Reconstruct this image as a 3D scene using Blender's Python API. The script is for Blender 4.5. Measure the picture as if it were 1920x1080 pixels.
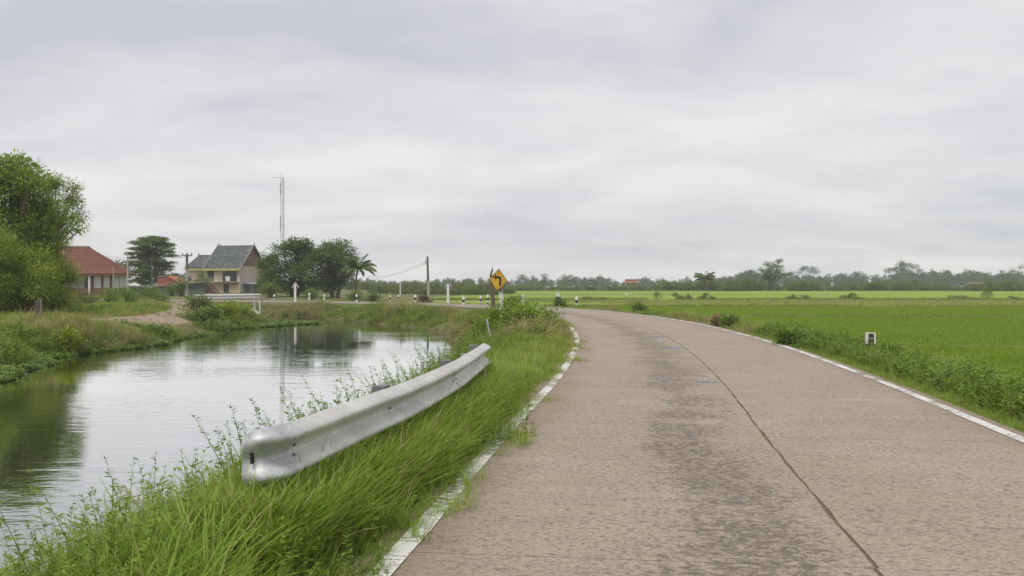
import bpy, math, random
import numpy as np
from mathutils import Vector, Matrix

for o in list(bpy.data.objects): bpy.data.objects.remove(o)
SC = bpy.context.scene
COL = SC.collection
R = math.radians
rng = np.random.default_rng(11)
random.seed(11)

# ---------------------------------------------------------------- camera
CH = 1.5            # eye height over the road
FOC = 1844.0        # focal length in pixels of a 1920 wide picture
HZ = 533.0          # row of the horizon
def PX(px, d): return (px - 960.0) / FOC * d          # world X of a column at distance d
def PZ(py, d): return CH - (py - HZ) / FOC * d        # world Z of a row at distance d
cam = bpy.data.cameras.new('camera')
cam.sensor_width = 36.0
cam.lens = 36.0 * FOC / 1920.0
cam.clip_start = 0.1
cam.clip_end = 6000.0
co = bpy.data.objects.new('camera', cam); COL.objects.link(co)
co.location = (0, 0, CH)
co.rotation_euler = (R(90) - math.atan((540.0 - HZ) / FOC), 0, 0)
SC.camera = co

# ---------------------------------------------------------------- world, sun, exposure
SUN_EL, SUN_AZ = R(58), R(200)      # azimuth clockwise from +Y: light from behind, a little left
SC.world = bpy.data.worlds.new('World'); SC.world.use_nodes = True
def build_world():
    nt = SC.world.node_tree; N = nt.nodes; L = nt.links
    for n in list(N): N.remove(n)
    out = N.new('ShaderNodeOutputWorld')
    sky = N.new('ShaderNodeTexSky'); sky.sky_type = 'NISHITA'; sky.sun_disc = False
    sky.sun_elevation = SUN_EL; sky.sun_rotation = SUN_AZ
    bg1 = N.new('ShaderNodeBackground'); bg1.inputs['Strength'].default_value = 0.1
    L.new(sky.outputs[0], bg1.inputs['Color'])
    tc = N.new('ShaderNodeTexCoord')
    sep = N.new('ShaderNodeSeparateXYZ'); L.new(tc.outputs['Generated'], sep.inputs[0])
    def M(op, a, b=None, c=None, clamp=False):
        n = N.new('ShaderNodeMath'); n.operation = op; n.use_clamp = clamp
        for i, v in enumerate((a, b, c)):
            if v is None: continue
            if isinstance(v, (int, float)): n.inputs[i].default_value = v
            else: L.new(v, n.inputs[i])
        return n.outputs[0]
    zc = M('MAXIMUM', sep.outputs['Z'], 0.0)
    den = M('ADD', zc, 0.20)
    cx = M('DIVIDE', sep.outputs['X'], den); cy = M('DIVIDE', sep.outputs['Y'], den)
    comb = N.new('ShaderNodeCombineXYZ'); L.new(cx, comb.inputs[0]); L.new(cy, comb.inputs[1])
    def noise(scale, detail, rough, off, sx=1.0, sy=1.0, dist=0.0):
        mp = N.new('ShaderNodeMapping'); mp.inputs['Location'].default_value = off
        mp.inputs['Scale'].default_value = (sx, sy, 1)
        L.new(comb.outputs[0], mp.inputs['Vector'])
        n = N.new('ShaderNodeTexNoise'); n.inputs['Scale'].default_value = scale
        n.inputs['Detail'].default_value = detail; n.inputs['Roughness'].default_value = rough
        n.inputs['Distortion'].default_value = dist
        L.new(mp.outputs[0], n.inputs['Vector']); return n.outputs['Fac']
    n1 = noise(0.95, 6, 0.52, (3.1, 1.7, 0), 0.72, 1.0, 0.3)
    n2 = noise(2.3, 7, 0.55, (7.3, 4.2, 0), 0.7, 1.0, 0.35)
    n3 = noise(0.3, 2, 0.5, (1.3, 9.2, 0))
    a = M('MULTIPLY', n1, 0.55); b = M('MULTIPLY', n2, 0.36); c = M('MULTIPLY', n3, 0.26)
    s = M('ADD', M('ADD', a, b), c)
    rp = N.new('ShaderNodeValToRGB'); L.new(s, rp.inputs['Fac'])
    el = rp.color_ramp.elements
    el[0].position = 0.455; el[0].color = (0.525, 0.525, 0.565, 1)
    el[1].position = 0.68; el[1].color = (0.765, 0.752, 0.735, 1)
    e = el.new(0.525); e.color = (0.608, 0.607, 0.637, 1)
    e = el.new(0.59); e.color = (0.665, 0.66, 0.675, 1)
    bg2 = N.new('ShaderNodeBackground'); bg2.inputs['Strength'].default_value = 0.93
    L.new(rp.outputs[0], bg2.inputs['Color'])
    mx = N.new('ShaderNodeMixShader'); mx.inputs[0].default_value = 0.94
    L.new(bg1.outputs[0], mx.inputs[1]); L.new(bg2.outputs[0], mx.inputs[2])
    L.new(mx.outputs[0], out.inputs['Surface'])
build_world()
sl = bpy.data.lights.new('sun', 'SUN'); sl.energy = 1.5; sl.angle = R(24); sl.color = (1.0, 0.955, 0.89)
so = bpy.data.objects.new('sun', sl); COL.objects.link(so)
sd = Vector((math.sin(SUN_AZ) * math.cos(SUN_EL), math.cos(SUN_AZ) * math.cos(SUN_EL), math.sin(SUN_EL)))
so.rotation_euler = sd.to_track_quat('Z', 'Y').to_euler()
SC.view_settings.view_transform = 'Standard'
SC.view_settings.look = 'None'
SC.view_settings.exposure = 0.32
SC.view_settings.gamma = 1.0
SC.render.engine = 'CYCLES'
SC.cycles.max_bounces = 6; SC.cycles.diffuse_bounces = 3; SC.cycles.glossy_bounces = 3
SC.cycles.transmission_bounces = 4; SC.cycles.transparent_max_bounces = 12
SC.cycles.caustics_reflective = False; SC.cycles.caustics_refractive = False
SC.cycles.use_denoising = True

# ---------------------------------------------------------------- node helpers
class NG:
    def __init__(s, name):
        s.m = bpy.data.materials.new(name); s.m.use_nodes = True
        s.nt = s.m.node_tree; s.N = s.nt.nodes; s.L = s.nt.links
        for n in list(s.N): s.N.remove(n)
        s.out = s.N.new('ShaderNodeOutputMaterial')
    def n(s, t): return s.N.new(t)
    def put(s, sock, v):
        if isinstance(v, (int, float)): sock.default_value = v
        elif isinstance(v, tuple):
            sock.default_value = v if len(v) == len(sock.default_value) else v + (1.0,)
        else: s.L.new(v, sock)
    def math(s, op, a, b=0.0, clamp=False):
        n = s.n('ShaderNodeMath'); n.operation = op; n.use_clamp = clamp
        s.put(n.inputs[0], a); s.put(n.inputs[1], b); return n.outputs[0]
    def mixc(s, f, a, b, mode='MIX'):
        n = s.n('ShaderNodeMix'); n.data_type = 'RGBA'; n.blend_type = mode
        s.put(n.inputs[0], f); s.put(n.inputs[6], a); s.put(n.inputs[7], b); return n.outputs[2]
    def noise(s, vec, scale, detail=4, rough=0.55, dist=0.0):
        n = s.n('ShaderNodeTexNoise'); n.inputs['Scale'].default_value = scale
        n.inputs['Detail'].default_value = detail; n.inputs['Roughness'].default_value = rough
        n.inputs['Distortion'].default_value = dist
        if vec is not None: s.L.new(vec, n.inputs['Vector'])
        return n.outputs['Fac']
    def mapping(s, vec, scale=(1, 1, 1), loc=(0, 0, 0), rot=(0, 0, 0)):
        n = s.n('ShaderNodeMapping'); n.inputs['Scale'].default_value = scale
        n.inputs['Location'].default_value = loc; n.inputs['Rotation'].default_value = rot
        s.L.new(vec, n.inputs['Vector']); return n.outputs[0]
    def ramp(s, f, stops):
        n = s.n('ShaderNodeValToRGB'); s.put(n.inputs['Fac'], f)
        el = n.color_ramp.elements
        while len(el) < len(stops): el.new(0.5)
        for e, (p, c) in zip(el, stops):
            e.position = p; e.color = (c, c, c, 1) if isinstance(c, (int, float)) else tuple(c) + (1,)
        return n.outputs['Color']
    def pos(s):
        return s.n('ShaderNodeNewGeometry').outputs['Position']
    def attr(s, name, out='Fac'):
        n = s.n('ShaderNodeAttribute'); n.attribute_name = name; return n.outputs[out]
    def bump(s, h, strength, dist):
        n = s.n('ShaderNodeBump'); n.inputs['Strength'].default_value = strength
        n.inputs['Distance'].default_value = dist
        s.L.new(h, n.inputs['Height']); return n.outputs[0]
    def principled(s, col, rough=0.6, metal=0.0, normal=None, spec=0.5):
        b = s.n('ShaderNodeBsdfPrincipled')
        s.put(b.inputs['Base Color'], col); s.put(b.inputs['Roughness'], rough)
        s.put(b.inputs['Metallic'], metal); b.inputs['Specular IOR Level'].default_value = spec
        if normal is not None: s.L.new(normal, b.inputs['Normal'])
        return b.outputs[0]
    def fin(s, sh):
        s.L.new(sh, s.out.inputs['Surface']); return s.m

def surf(name, c1, c2, scale=3.0, rough=0.7, metal=0.0, bump=0.15, bdist=0.01, stretch=(1, 1, 1), detail=6, lo=0.35, hi=0.68, spec=0.4):
    """weathered two-tone surface in object space"""
    g = NG(name)
    v = g.mapping(g.n('ShaderNodeTexCoord').outputs['Object'], stretch)
    f = g.noise(v, scale, detail, 0.62)
    f2 = g.noise(v, scale * 7.3, 3, 0.6)
    m = g.ramp(f, [(lo, 0.0), (hi, 1.0)])
    col = g.mixc(m, c1, c2)
    col = g.mixc(g.math('MULTIPLY', g.ramp(f2, [(0.45, 0.0), (0.75, 1.0)]), 0.35), col, tuple(0.55 * x for x in c1))
    return g.fin(g.principled(col, rough, metal, g.bump(f2, bump, bdist), spec))

def leafmat(name, ca, cb, trans=0.3, rough=0.55, patch=0.25, cdry=None, dry=0.0):
    """foliage: hue shifts per leaf (attribute 'var'), per clump and over the ground"""
    g = NG(name)
    var = g.attr('var')
    rnd = g.n('ShaderNodeObjectInfo').outputs['Random']
    pn = g.noise(g.mapping(g.pos(), (1, 1, 0.6)), patch, 3, 0.6)
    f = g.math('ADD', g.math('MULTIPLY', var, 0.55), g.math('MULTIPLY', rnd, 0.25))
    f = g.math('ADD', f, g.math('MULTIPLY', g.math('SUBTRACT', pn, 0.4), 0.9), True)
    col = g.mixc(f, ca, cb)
    if cdry is not None:
        m = g.ramp(g.math('ADD', g.math('MULTIPLY', g.attr('var2'), 0.8), g.math('MULTIPLY', pn, 0.4)),
                   [(1.0 - dry, 0.0), (min(1.0, 1.06 - dry), 1.0)])
        col = g.mixc(m, col, cdry)
    p = g.principled(col, rough, 0.0, None, 0.35)
    t = g.n('ShaderNodeBsdfTranslucent'); g.put(t.inputs['Color'], g.mixc(0.5, col, (0.20, 0.26, 0.03)))
    mx = g.n('ShaderNodeMixShader'); mx.inputs[0].default_value = trans
    g.L.new(p, mx.inputs[1]); g.L.new(t.outputs[0], mx.inputs[2])
    return g.fin(mx.outputs[0])

# ---------------------------------------------------------------- object helpers
def tag(o, label=None, cat=None, group=None, kind=None):
    if label: o['label'] = label
    if cat: o['category'] = cat
    if group: o['group'] = group
    if kind: o['kind'] = kind
    return o
def empty(name, loc=(0, 0, 0), rz=0.0, label=None, cat=None, group=None):
    o = bpy.data.objects.new(name, None); COL.objects.link(o)
    o.empty_display_size = 0.3
    o.location = loc; o.rotation_euler = (0, 0, rz)
    return tag(o, label, cat, group)
def link_mesh(name, me, mat=None, parent=None, loc=None, smooth=False):
    if mat is not None and not me.materials: me.materials.append(mat)
    if smooth: me.shade_smooth()
    o = bpy.data.objects.new(name, me); COL.objects.link(o)
    if parent is not None: o.parent = parent
    if loc is not None: o.location = loc
    return o
def np_mesh(name, V, Q, attrs=None):
    """mesh from an (n,3) vertex array and an (m,k) face array; attrs: point attributes"""
    V = np.asarray(V, dtype=np.float32); Q = np.asarray(Q, dtype=np.int32)
    k = Q.shape[1]
    me = bpy.data.meshes.new(name)
    me.vertices.add(len(V)); me.vertices.foreach_set('co', V.ravel())
    me.loops.add(Q.size); me.loops.foreach_set('vertex_index', Q.ravel())
    me.polygons.add(len(Q))
    me.polygons.foreach_set('loop_start', np.arange(0, Q.size, k, dtype=np.int32))
    me.polygons.foreach_set('loop_total', np.full(len(Q), k, dtype=np.int32))
    me.update(calc_edges=True)
    for n, a in (attrs or {}).items():
        a = np.asarray(a, dtype=np.float32)
        if a.ndim == 1:
            at = me.attributes.new(n, 'FLOAT', 'POINT'); at.data.foreach_set('value', a)
        elif a.shape[1] == 2:
            at = me.attributes.new(n, 'FLOAT2', 'POINT'); at.data.foreach_set('vector', a.ravel())
        else:
            a4 = np.concatenate([a[:, :3], np.ones((len(a), 1), np.float32)], 1)
            at = me.attributes.new(n, 'FLOAT_COLOR', 'POINT'); at.data.foreach_set('color', a4.ravel())
    return me
class MB:
    """collects simple solids; build() links them as ONE mesh object"""
    def __init__(s): s.v = []; s.f = []
    def add(s, vs, fs):
        b = len(s.v); s.v += [tuple(v) for v in vs]; s.f += [tuple(b + i for i in f) for f in fs]; return s
    def box(s, x0, x1, y0, y1, z0, z1):
        return s.add([(x0, y0, z0), (x1, y0, z0), (x1, y1, z0), (x0, y1, z0), (x0, y0, z1), (x1, y0, z1), (x1, y1, z1), (x0, y1, z1)],
                     [(3, 2, 1, 0), (4, 5, 6, 7), (0, 1, 5, 4), (1, 2, 6, 5), (2, 3, 7, 6), (3, 0, 4, 7)])
    def hexa(s, p):   # 8 corners: bottom ring, then top ring
        return s.add(p, [(3, 2, 1, 0), (4, 5, 6, 7), (0, 1, 5, 4), (1, 2, 6, 5), (2, 3, 7, 6), (3, 0, 4, 7)])
    def slab(s, quad, t):  # a sloping panel: 4 corners and a thickness along its normal (downwards)
        q = [Vector(p) for p in quad]; n = (q[1] - q[0]).cross(q[3] - q[0]).normalized() * t
        return s.hexa([p - n for p in q] + q)
    def prism(s, poly, y0, y1):   # polygon in xz, extruded along y
        n = len(poly)
        vs = [(x, y0, z) for x, z in poly] + [(x, y1, z) for x, z in poly]
        fs = [tuple(range(n)), tuple(range(2 * n - 1, n - 1, -1))]
        fs += [(i, i + n, (i + 1) % n + n, (i + 1) % n) for i in range(n)]
        return s.add(vs, fs)
    def tube(s, pts, rad, n=8, cap=True):
        pts = [Vector(p) for p in pts]
        if isinstance(rad, (int, float)): rad = [rad] * len(pts)
        vs = []; fs = []
        for i, p in enumerate(pts):
            t = (pts[min(i + 1, len(pts) - 1)] - pts[max(i - 1, 0)])
            t = t.normalized() if t.length > 1e-9 else Vector((0, 0, 1))
            a = t.cross(Vector((0, 0, 1)) if abs(t.z) < 0.9 else Vector((1, 0, 0))).normalized(); b = t.cross(a)
            for k in range(n):
                an = 2 * math.pi * k / n
                vs.append(p + (a * math.cos(an) + b * math.sin(an)) * rad[i])
        for i in range(len(pts) - 1):
            for k in range(n):
                fs.append((i * n + k, i * n + (k + 1) % n, (i + 1) * n + (k + 1) % n, (i + 1) * n + k))
        if cap:
            fs.append(tuple(range(n - 1, -1, -1))); m = (len(pts) - 1) * n; fs.append(tuple(range(m, m + n)))
        return s.add(vs, fs)
    def lathe(s, prof, n=12, c=(0, 0, 0)):   # prof: (radius, z)
        return s.tube([(c[0], c[1], c[2] + z + 1e-6 * i) for i, (r, z) in enumerate(prof)], [max(r, 1e-4) for r, z in prof], n)
    def mesh(s, name):
        me = bpy.data.meshes.new(name); me.from_pydata(s.v, [], s.f); me.update(); return me
    def build(s, name, mat, parent=None, loc=None, smooth=False):
        me = s.mesh(name); o = link_mesh(name, me, mat, parent, loc)
        if smooth:
            me.shade_smooth()
            me.set_sharp_from_angle(angle=R(40))
        return o

# value noise in numpy
def vnoise(x, y, seed=0):
    xi = np.floor(x).astype(np.int64); yi = np.floor(y).astype(np.int64)
    fx = x - xi; fy = y - yi; fx = fx * fx * (3 - 2 * fx); fy = fy * fy * (3 - 2 * fy)
    def h(a, b):
        n = (a * 374761393 + b * 668265263 + seed * 1442695041) & 0xFFFFFFFF
        n = ((n ^ (n >> 13)) * 1274126177) & 0xFFFFFFFF
        return ((n ^ (n >> 16)) & 0xFFFF) / 65535.0
    return (h(xi, yi) * (1 - fx) + h(xi + 1, yi) * fx) * (1 - fy) + (h(xi, yi + 1) * (1 - fx) + h(xi + 1, yi + 1) * fx) * fy
def fbm(x, y, seed=0, o=3):
    t = 0; a = 0.5; s = 0
    for i in range(o):
        t = t + a * vnoise(x * 2 ** i, y * 2 ** i, seed + i); s += a; a *= 0.5
    return t / s
def sstep(a, b, x):
    t = np.clip((x - a) / (b - a), 0, 1); return t * t * (3 - 2 * t)

# ---------------------------------------------------------------- plan of the place
def resample(pts, step):
    P = np.array(pts, float); n = len(P)
    out = []
    for i in range(n - 1):          # Catmull-Rom
        p0 = P[max(i - 1, 0)]; p1 = P[i]; p2 = P[i + 1]; p3 = P[min(i + 2, n - 1)]
        for t in np.linspace(0, 1, 24, endpoint=False):
            out.append(0.5 * (2 * p1 + (p2 - p0) * t + (2 * p0 - 5 * p1 + 4 * p2 - p3) * t * t + (3 * p1 - p0 - 3 * p2 + p3) * t ** 3))
    out.append(P[-1]); out = np.array(out)
    s = np.concatenate([[0], np.cumsum(np.linalg.norm(np.diff(out, axis=0), axis=1))])
    k = int(s[-1] / step); ss = np.linspace(0, s[-1], k + 1)
    return np.stack([np.interp(ss, s, out[:, j]) for j in range(P.shape[1])], 1), ss
ROAD_PTS = [(-0.2, -12), (0.75, -4), (1.9, 5), (2.48, 9.6), (3.24, 15.2), (3.97, 22), (4.42, 28.5), (4.6, 38), (3.9, 48), (2.1, 57.6),
            (-0.6, 65.0), (-4.6, 71.6), (-9.2, 77.2), (-14.5, 81.6), (-23.2, 87.0), (-34, 92.0), (-52, 99), (-80, 108), (-120, 120)]
RC, RS = resample(ROAD_PTS, 0.5)
RT = np.gradient(RC, axis=0); RT /= np.linalg.norm(RT, axis=1)[:, None]
RN = np.stack([RT[:, 1], -RT[:, 0]], 1)                 # towards the paddies
def road_at(v):
    c = np.array([np.interp(v, RS, RC[:, 0]), np.interp(v, RS, RC[:, 1])])
    n = np.array([np.interp(v, RS, RN[:, 0]), np.interp(v, RS, RN[:, 1])]); n /= np.linalg.norm(n)
    return c, n
def road_uv(x, y):
    """signed distance from the centreline (+ towards the paddies) and arc length"""
    x = np.asarray(x, float).ravel(); y = np.asarray(y, float).ravel()
    u = np.empty(len(x)); v = np.empty(len(x))
    A = RC[:-1]; D = RC[1:] - RC[:-1]; LL = (D ** 2).sum(1)
    for i in range(0, len(x), 20000):
        px = x[i:i + 20000, None] - A[:, 0]; py = y[i:i + 20000, None] - A[:, 1]
        t = np.clip((px * D[:, 0] + py * D[:, 1]) / LL, 0, 1)
        ex = px - t * D[:, 0]; ey = py - t * D[:, 1]; d2 = ex * ex + ey * ey
        j = d2.argmin(1); r = np.arange(len(j))
        sg = np.sign(ex[r, j] * D[j, 1] - ey[r, j] * D[j, 0])
        u[i:i + 20000] = np.sqrt(d2[r, j]) * np.where(sg == 0, 1, sg)
        v[i:i + 20000] = RS[j] + t[r, j] * np.sqrt(LL[j])
    return u, v
WATER_Z = -0.9
RIGHT_EDGE = [(-4.1, -12), (-3.6, -4), (-3.15, 5), (-2.75, 10), (-2.2, 16), (-1.85, 22), (-1.45, 30), (-1.85, 38), (-3.1, 45), (-4.6, 52),
              (-8.4, 59.8), (-11.8, 66), (-16.0, 72.8), (-19.6, 76.5), (-21.6, 78.2)]
LEFT_EDGE = [(-23.6, 76.5), (-22.5, 72), (-19.5, 66.5), (-15.6, 62), (-14.6, 58.5), (-15.0, 50), (-14.3, 41.4), (-14.9, 33), (-14.8, 30.5), (-14.3, 27.5), (-14.2, 20), (-14.4, 5), (-15, -12)]
WR, _ = resample(RIGHT_EDGE, 1.0); WL, _ = resample(LEFT_EDGE, 1.0)
WR = WR + (fbm(WR[:, 1:2] * 0.4, WR[:, 1:2] * 0 + 3, 5) - 0.5) * np.array([[0.7, 0.0]])
WL = WL + (fbm(WL[:, 1:2] * 0.35, WL[:, 1:2] * 0 + 8, 6) - 0.5) * np.array([[1.1, 0.0]])
WP = np.concatenate([WR, WL])
def water_sd(x, y):
    """signed distance to the canal: + on land; and 1 on the far (left) bank"""
    x = np.asarray(x, float).ravel(); y = np.asarray(y, float).ravel()
    A = WP; B = np.roll(WP, -1, 0); D = B - A; LL = (D ** 2).sum(1) + 1e-12
    s = np.empty(len(x)); side = np.empty(len(x))
    for i in range(0, len(x), 20000):
        X = x[i:i + 20000, None]; Y = y[i:i + 20000, None]
        px = X - A[:, 0]; py = Y - A[:, 1]
        t = np.clip((px * D[:, 0] + py * D[:, 1]) / LL, 0, 1)
        d2 = (px - t * D[:, 0]) ** 2 + (py - t * D[:, 1]) ** 2
        j = d2.argmin(1)
        cond = (A[:, 1] > Y) != (B[:, 1] > Y)
        xc = A[:, 0] + (Y - A[:, 1]) / np.where(np.abs(D[:, 1]) < 1e-9, 1e-9, D[:, 1]) * D[:, 0]
        ins = (np.sum(cond & (X < xc), 1) % 2) == 1
        s[i:i + 20000] = np.sqrt(d2.min(1)) * np.where(ins, -1, 1)
        side[i:i + 20000] = j >= len(WR)
    return s, side
TRACK_PTS = [(-45, 30), (-30, 34.5), (-22, 37.5), (-18, 40.5), (-16.9, 46), (-18.2, 55), (-21.5, 66), (-25.5, 76), (-29.5, 89)]
TR, _ = resample(TRACK_PTS, 0.7)
def track_d(x, y):
    x = np.asarray(x, float).ravel(); y = np.asarray(y, float).ravel()
    out = np.empty(len(x))
    for i in range(0, len(x), 20000):
        out[i:i + 20000] = np.sqrt(((x[i:i + 20000, None] - TR[:, 0]) ** 2 + (y[i:i + 20000, None] - TR[:, 1]) ** 2).min(1))
    return out
BUNDS = [(30.5, 0.12, 0.35), (58, 0.16, 0.5), (85, 0.14, 0.6), (121, 0.16, 0.8), (185, 0.25, 0.8), (255, 0.4, 1.5)]
def terrain(x, y, full=False):
    x = np.asarray(x, float).ravel(); y = np.asarray(y, float).ravel()
    u, v = road_uv(x, y); s, side = water_sd(x, y); td = track_d(x, y)
    outer = sstep(3.2, 5.6, u) * sstep(-30, -16, x)
    z = -0.52 * outer
    und = (fbm(x * 0.5, y * 0.5, 1) - 0.5) * 0.22 + (fbm(x * 1.9, y * 1.9, 4) - 0.5) * 0.10
    offroad = sstep(2.78, 3.6, np.abs(u))
    z = z + und * offroad * np.where(outer > 0.5, 0.35, 1.0) * (1 - 0.75 * sstep(1.6, 0.8, td))
    for yb, h, w in BUNDS:
        yy = y + (fbm(x * 0.08, x * 0 + yb, 9) - 0.5) * 1.5 + 0.03 * (x - 20)
        z = z + h * np.exp(-((yy - yb) / w) ** 2) * outer * sstep(6.0, 7.5, u)
    bw = np.where(side > 0.5, 2.3, 1.75) + (fbm(x * 0.3, y * 0.3, 21) - 0.5) * 0.9
    t = np.clip(s / bw, 0, 1) ** 0.85
    bank = WATER_Z * (1 - t)
    z = np.where(s > 0, z * sstep(0, 1, t) + bank + 0.12 * np.sin(np.pi * t) * (fbm(x * 0.9, y * 0.9, 31) - 0.3), np.maximum(WATER_Z + s * 0.55, -2.0))
    z = np.where(np.abs(u) < 3.1, z + (-0.05 - z) * sstep(3.1, 2.82, np.abs(u)), z)
    inner = (side < 0.5) & (u < 0)
    z = np.where(inner, z + 0.07 * sstep(-2.55, -3.1, u) * sstep(-4.5, -3.7, u) * sstep(20, 14, y), z)
    z = np.where(inner, z - 0.30 * sstep(-2.8, -4.2, u) * sstep(44, 56, y) * sstep(0.0, 1.2, s), z)
    if full: return z, u, v, s, side, td, outer
    return z

# ---------------------------------------------------------------- the ground
def axis(segs):
    a = []
    for lo, hi, st in segs: a += list(np.arange(lo, hi - 1e-6, st))
    a.append(segs[-1][1]); return np.array(a)
gx = axis([(-720, -300, 30), (-300, -120, 12), (-120, -60, 3), (-60, -26, 0.8), (-26, -6, 0.32), (-6, 8, 0.2), (8, 30, 0.5), (30, 80, 2), (80, 300, 8), (300, 720, 30)])
gy = axis([(-60, -12, 6), (-12, 2, 1.0), (2, 30, 0.22), (30, 95, 0.4), (95, 130, 0.7), (130, 260, 2.5), (260, 420, 10), (420, 790, 37)])
GX, GY = np.meshgrid(gx, gy)
gz, gu, gv, gs, gside, gtd, gout = terrain(GX, GY, True)
xf = GX.ravel(); yf = GY.ravel()
def lerp(a, b, t): return a + (b - a) * t[:, None]
gc = np.tile(np.array([[0.14, 0.165, 0.045]]), (len(xf), 1))
n1 = fbm(xf * 0.35, yf * 0.35, 41); n2 = fbm(xf * 0.06, yf * 0.06, 47)
gc = lerp(gc, np.array([[0.15, 0.125, 0.065]]), sstep(0.5, 0.75, n1) * 0.8)
FIELDS = [(-99, 30.5, (0.14, 0.235, 0.014)), (30.5, 58, (0.14, 0.235, 0.014)), (58, 85, (0.17, 0.27, 0.018)), (85, 121, (0.22, 0.24, 0.05)), (121, 185, (0.21, 0.31, 0.028)), (185, 255, (0.225, 0.315, 0.034))]
pad = sstep(5.6, 7.0, gu) * sstep(-14, -9, xf)
for y0, y1, c in FIELDS:
    yy = yf + 0.03 * (xf - 20)
    m = pad * sstep(y0 + 0.2, y0 + 1.2, yy) * sstep(y1 - 0.2, y1 - 1.2, yy)
    cc = np.array([c]) * (0.85 + 0.3 * n2[:, None])
    if y0 == 85: cc = lerp(np.tile(np.array([[0.19, 0.28, 0.03]]), (len(xf), 1)), np.array([[0.33, 0.31, 0.10]]), sstep(0.42, 0.7, fbm(xf * 0.05, yf * 0.22, 51)))
    gc = gc * (1 - m[:, None]) + cc * m[:, None]
gc = lerp(gc, np.array([[0.115, 0.14, 0.045]]), sstep(258, 270, yf))
tm = sstep(1.55, 0.9, gtd + (fbm(xf * 0.8, yf * 0.8, 61) - 0.5) * 1.1)
strip = 1 - 0.75 * sstep(0.32, 0.12, np.abs(gtd - 0.05)) * sstep(0.4, 0.6, fbm(xf * 0.5, yf * 0.5, 66))
gc = lerp(gc, np.array([[0.34, 0.262, 0.195]]), tm * strip)
gc = lerp(gc, np.array([[0.13, 0.10, 0.07]]), sstep(0.25, -0.1, gs))
gc = lerp(gc, np.array([[0.20, 0.155, 0.115]]), sstep(3.3, 2.7, np.abs(gu)))
nx, ny = len(gx), len(gy)
I = np.arange(nx * ny).reshape(ny, nx)
Q = np.stack([I[:-1, :-1], I[:-1, 1:], I[1:, 1:], I[1:, :-1]], -1).reshape(-1, 4)
def ground_mat():
    g = NG('ground')
    col = g.attr('gcol', 'Color'); p = g.pos()
    f = g.noise(g.mapping(p, (1, 1, 1)), 2.2, 6, 0.65)
    f2 = g.noise(p, 14.0, 4, 0.6)
    s = g.math('ADD', g.math('MULTIPLY', f, 0.7), g.math('MULTIPLY', f2, 0.5))
    k = g.ramp(s, [(0.38, 0.66), (0.82, 1.34)])
    c = g.mixc(1.0, col, k, 'MULTIPLY')
    return g.fin(g.principled(c, 0.9, 0, g.bump(f2, 0.5, 0.03), 0.2))
ground = link_mesh('ground', np_mesh('ground', np.stack([xf, yf, gz], 1), Q, {'gcol': gc}), ground_mat(), smooth=True)
tag(ground, kind='structure')

# ---------------------------------------------------------------- the canal water
def water_mat():
    g = NG('canal_water')
    p = g.pos()
    calm = g.ramp(g.noise(g.mapping(p, (0.10, 0.16, 1), (3, 1, 0)), 1.0, 3, 0.55), [(0.36, 0.10), (0.66, 1.0)])
    w1 = g.noise(g.mapping(p, (0.9, 2.6, 1)), 1.0, 3, 0.5, 0.4)
    w2 = g.noise(g.mapping(p, (3.0, 8.0, 1), (5, 2, 0)), 1.0, 3, 0.5, 0.3)
    h = g.math('ADD', g.math('MULTIPLY', w1, 0.7), g.math('MULTIPLY', w2, 0.22))
    h = g.math('MULTIPLY', h, calm)
    nrm = g.bump(h, 0.45, 0.034)
    b = g.n('ShaderNodeBsdfPrincipled')
    b.inputs['Base Color'].default_value = (0.070, 0.072, 0.036, 1)
    b.inputs['Roughness'].default_value = 0.02; b.inputs['IOR'].default_value = 1.33
    b.inputs['Specular IOR Level'].default_value = 0.5
    g.L.new(nrm, b.inputs['Normal'])
    gl = g.n('ShaderNodeBsdfGlossy'); gl.inputs['Roughness'].default_value = 0.015; gl.inputs['Color'].default_value = (0.96, 0.97, 0.97, 1)
    g.L.new(nrm, gl.inputs['Normal'])
    fr = g.n('ShaderNodeFresnel'); fr.inputs['IOR'].default_value = 1.6; g.L.new(nrm, fr.inputs['Normal'])
    mx = g.n('ShaderNodeMixShader'); g.L.new(g.math('ADD', g.math('MULTIPLY', fr.outputs[0], 1.3), 0.2, True), mx.inputs[0])
    g.L.new(b.outputs[0], mx.inputs[1]); g.L.new(gl.outputs[0], mx.inputs[2])
    return g.fin(mx.outputs[0])
wm = MB(); wm.add([(-27, -14, WATER_Z), (0.5, -14, WATER_Z), (0.5, 50, WATER_Z), (-4, 68, WATER_Z), (-17.5, 80.5, WATER_Z), (-27, 80.5, WATER_Z)], [(0, 1, 2, 3, 4, 5)])
tag(wm.build('canal_water', water_mat()), kind='structure')

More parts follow.
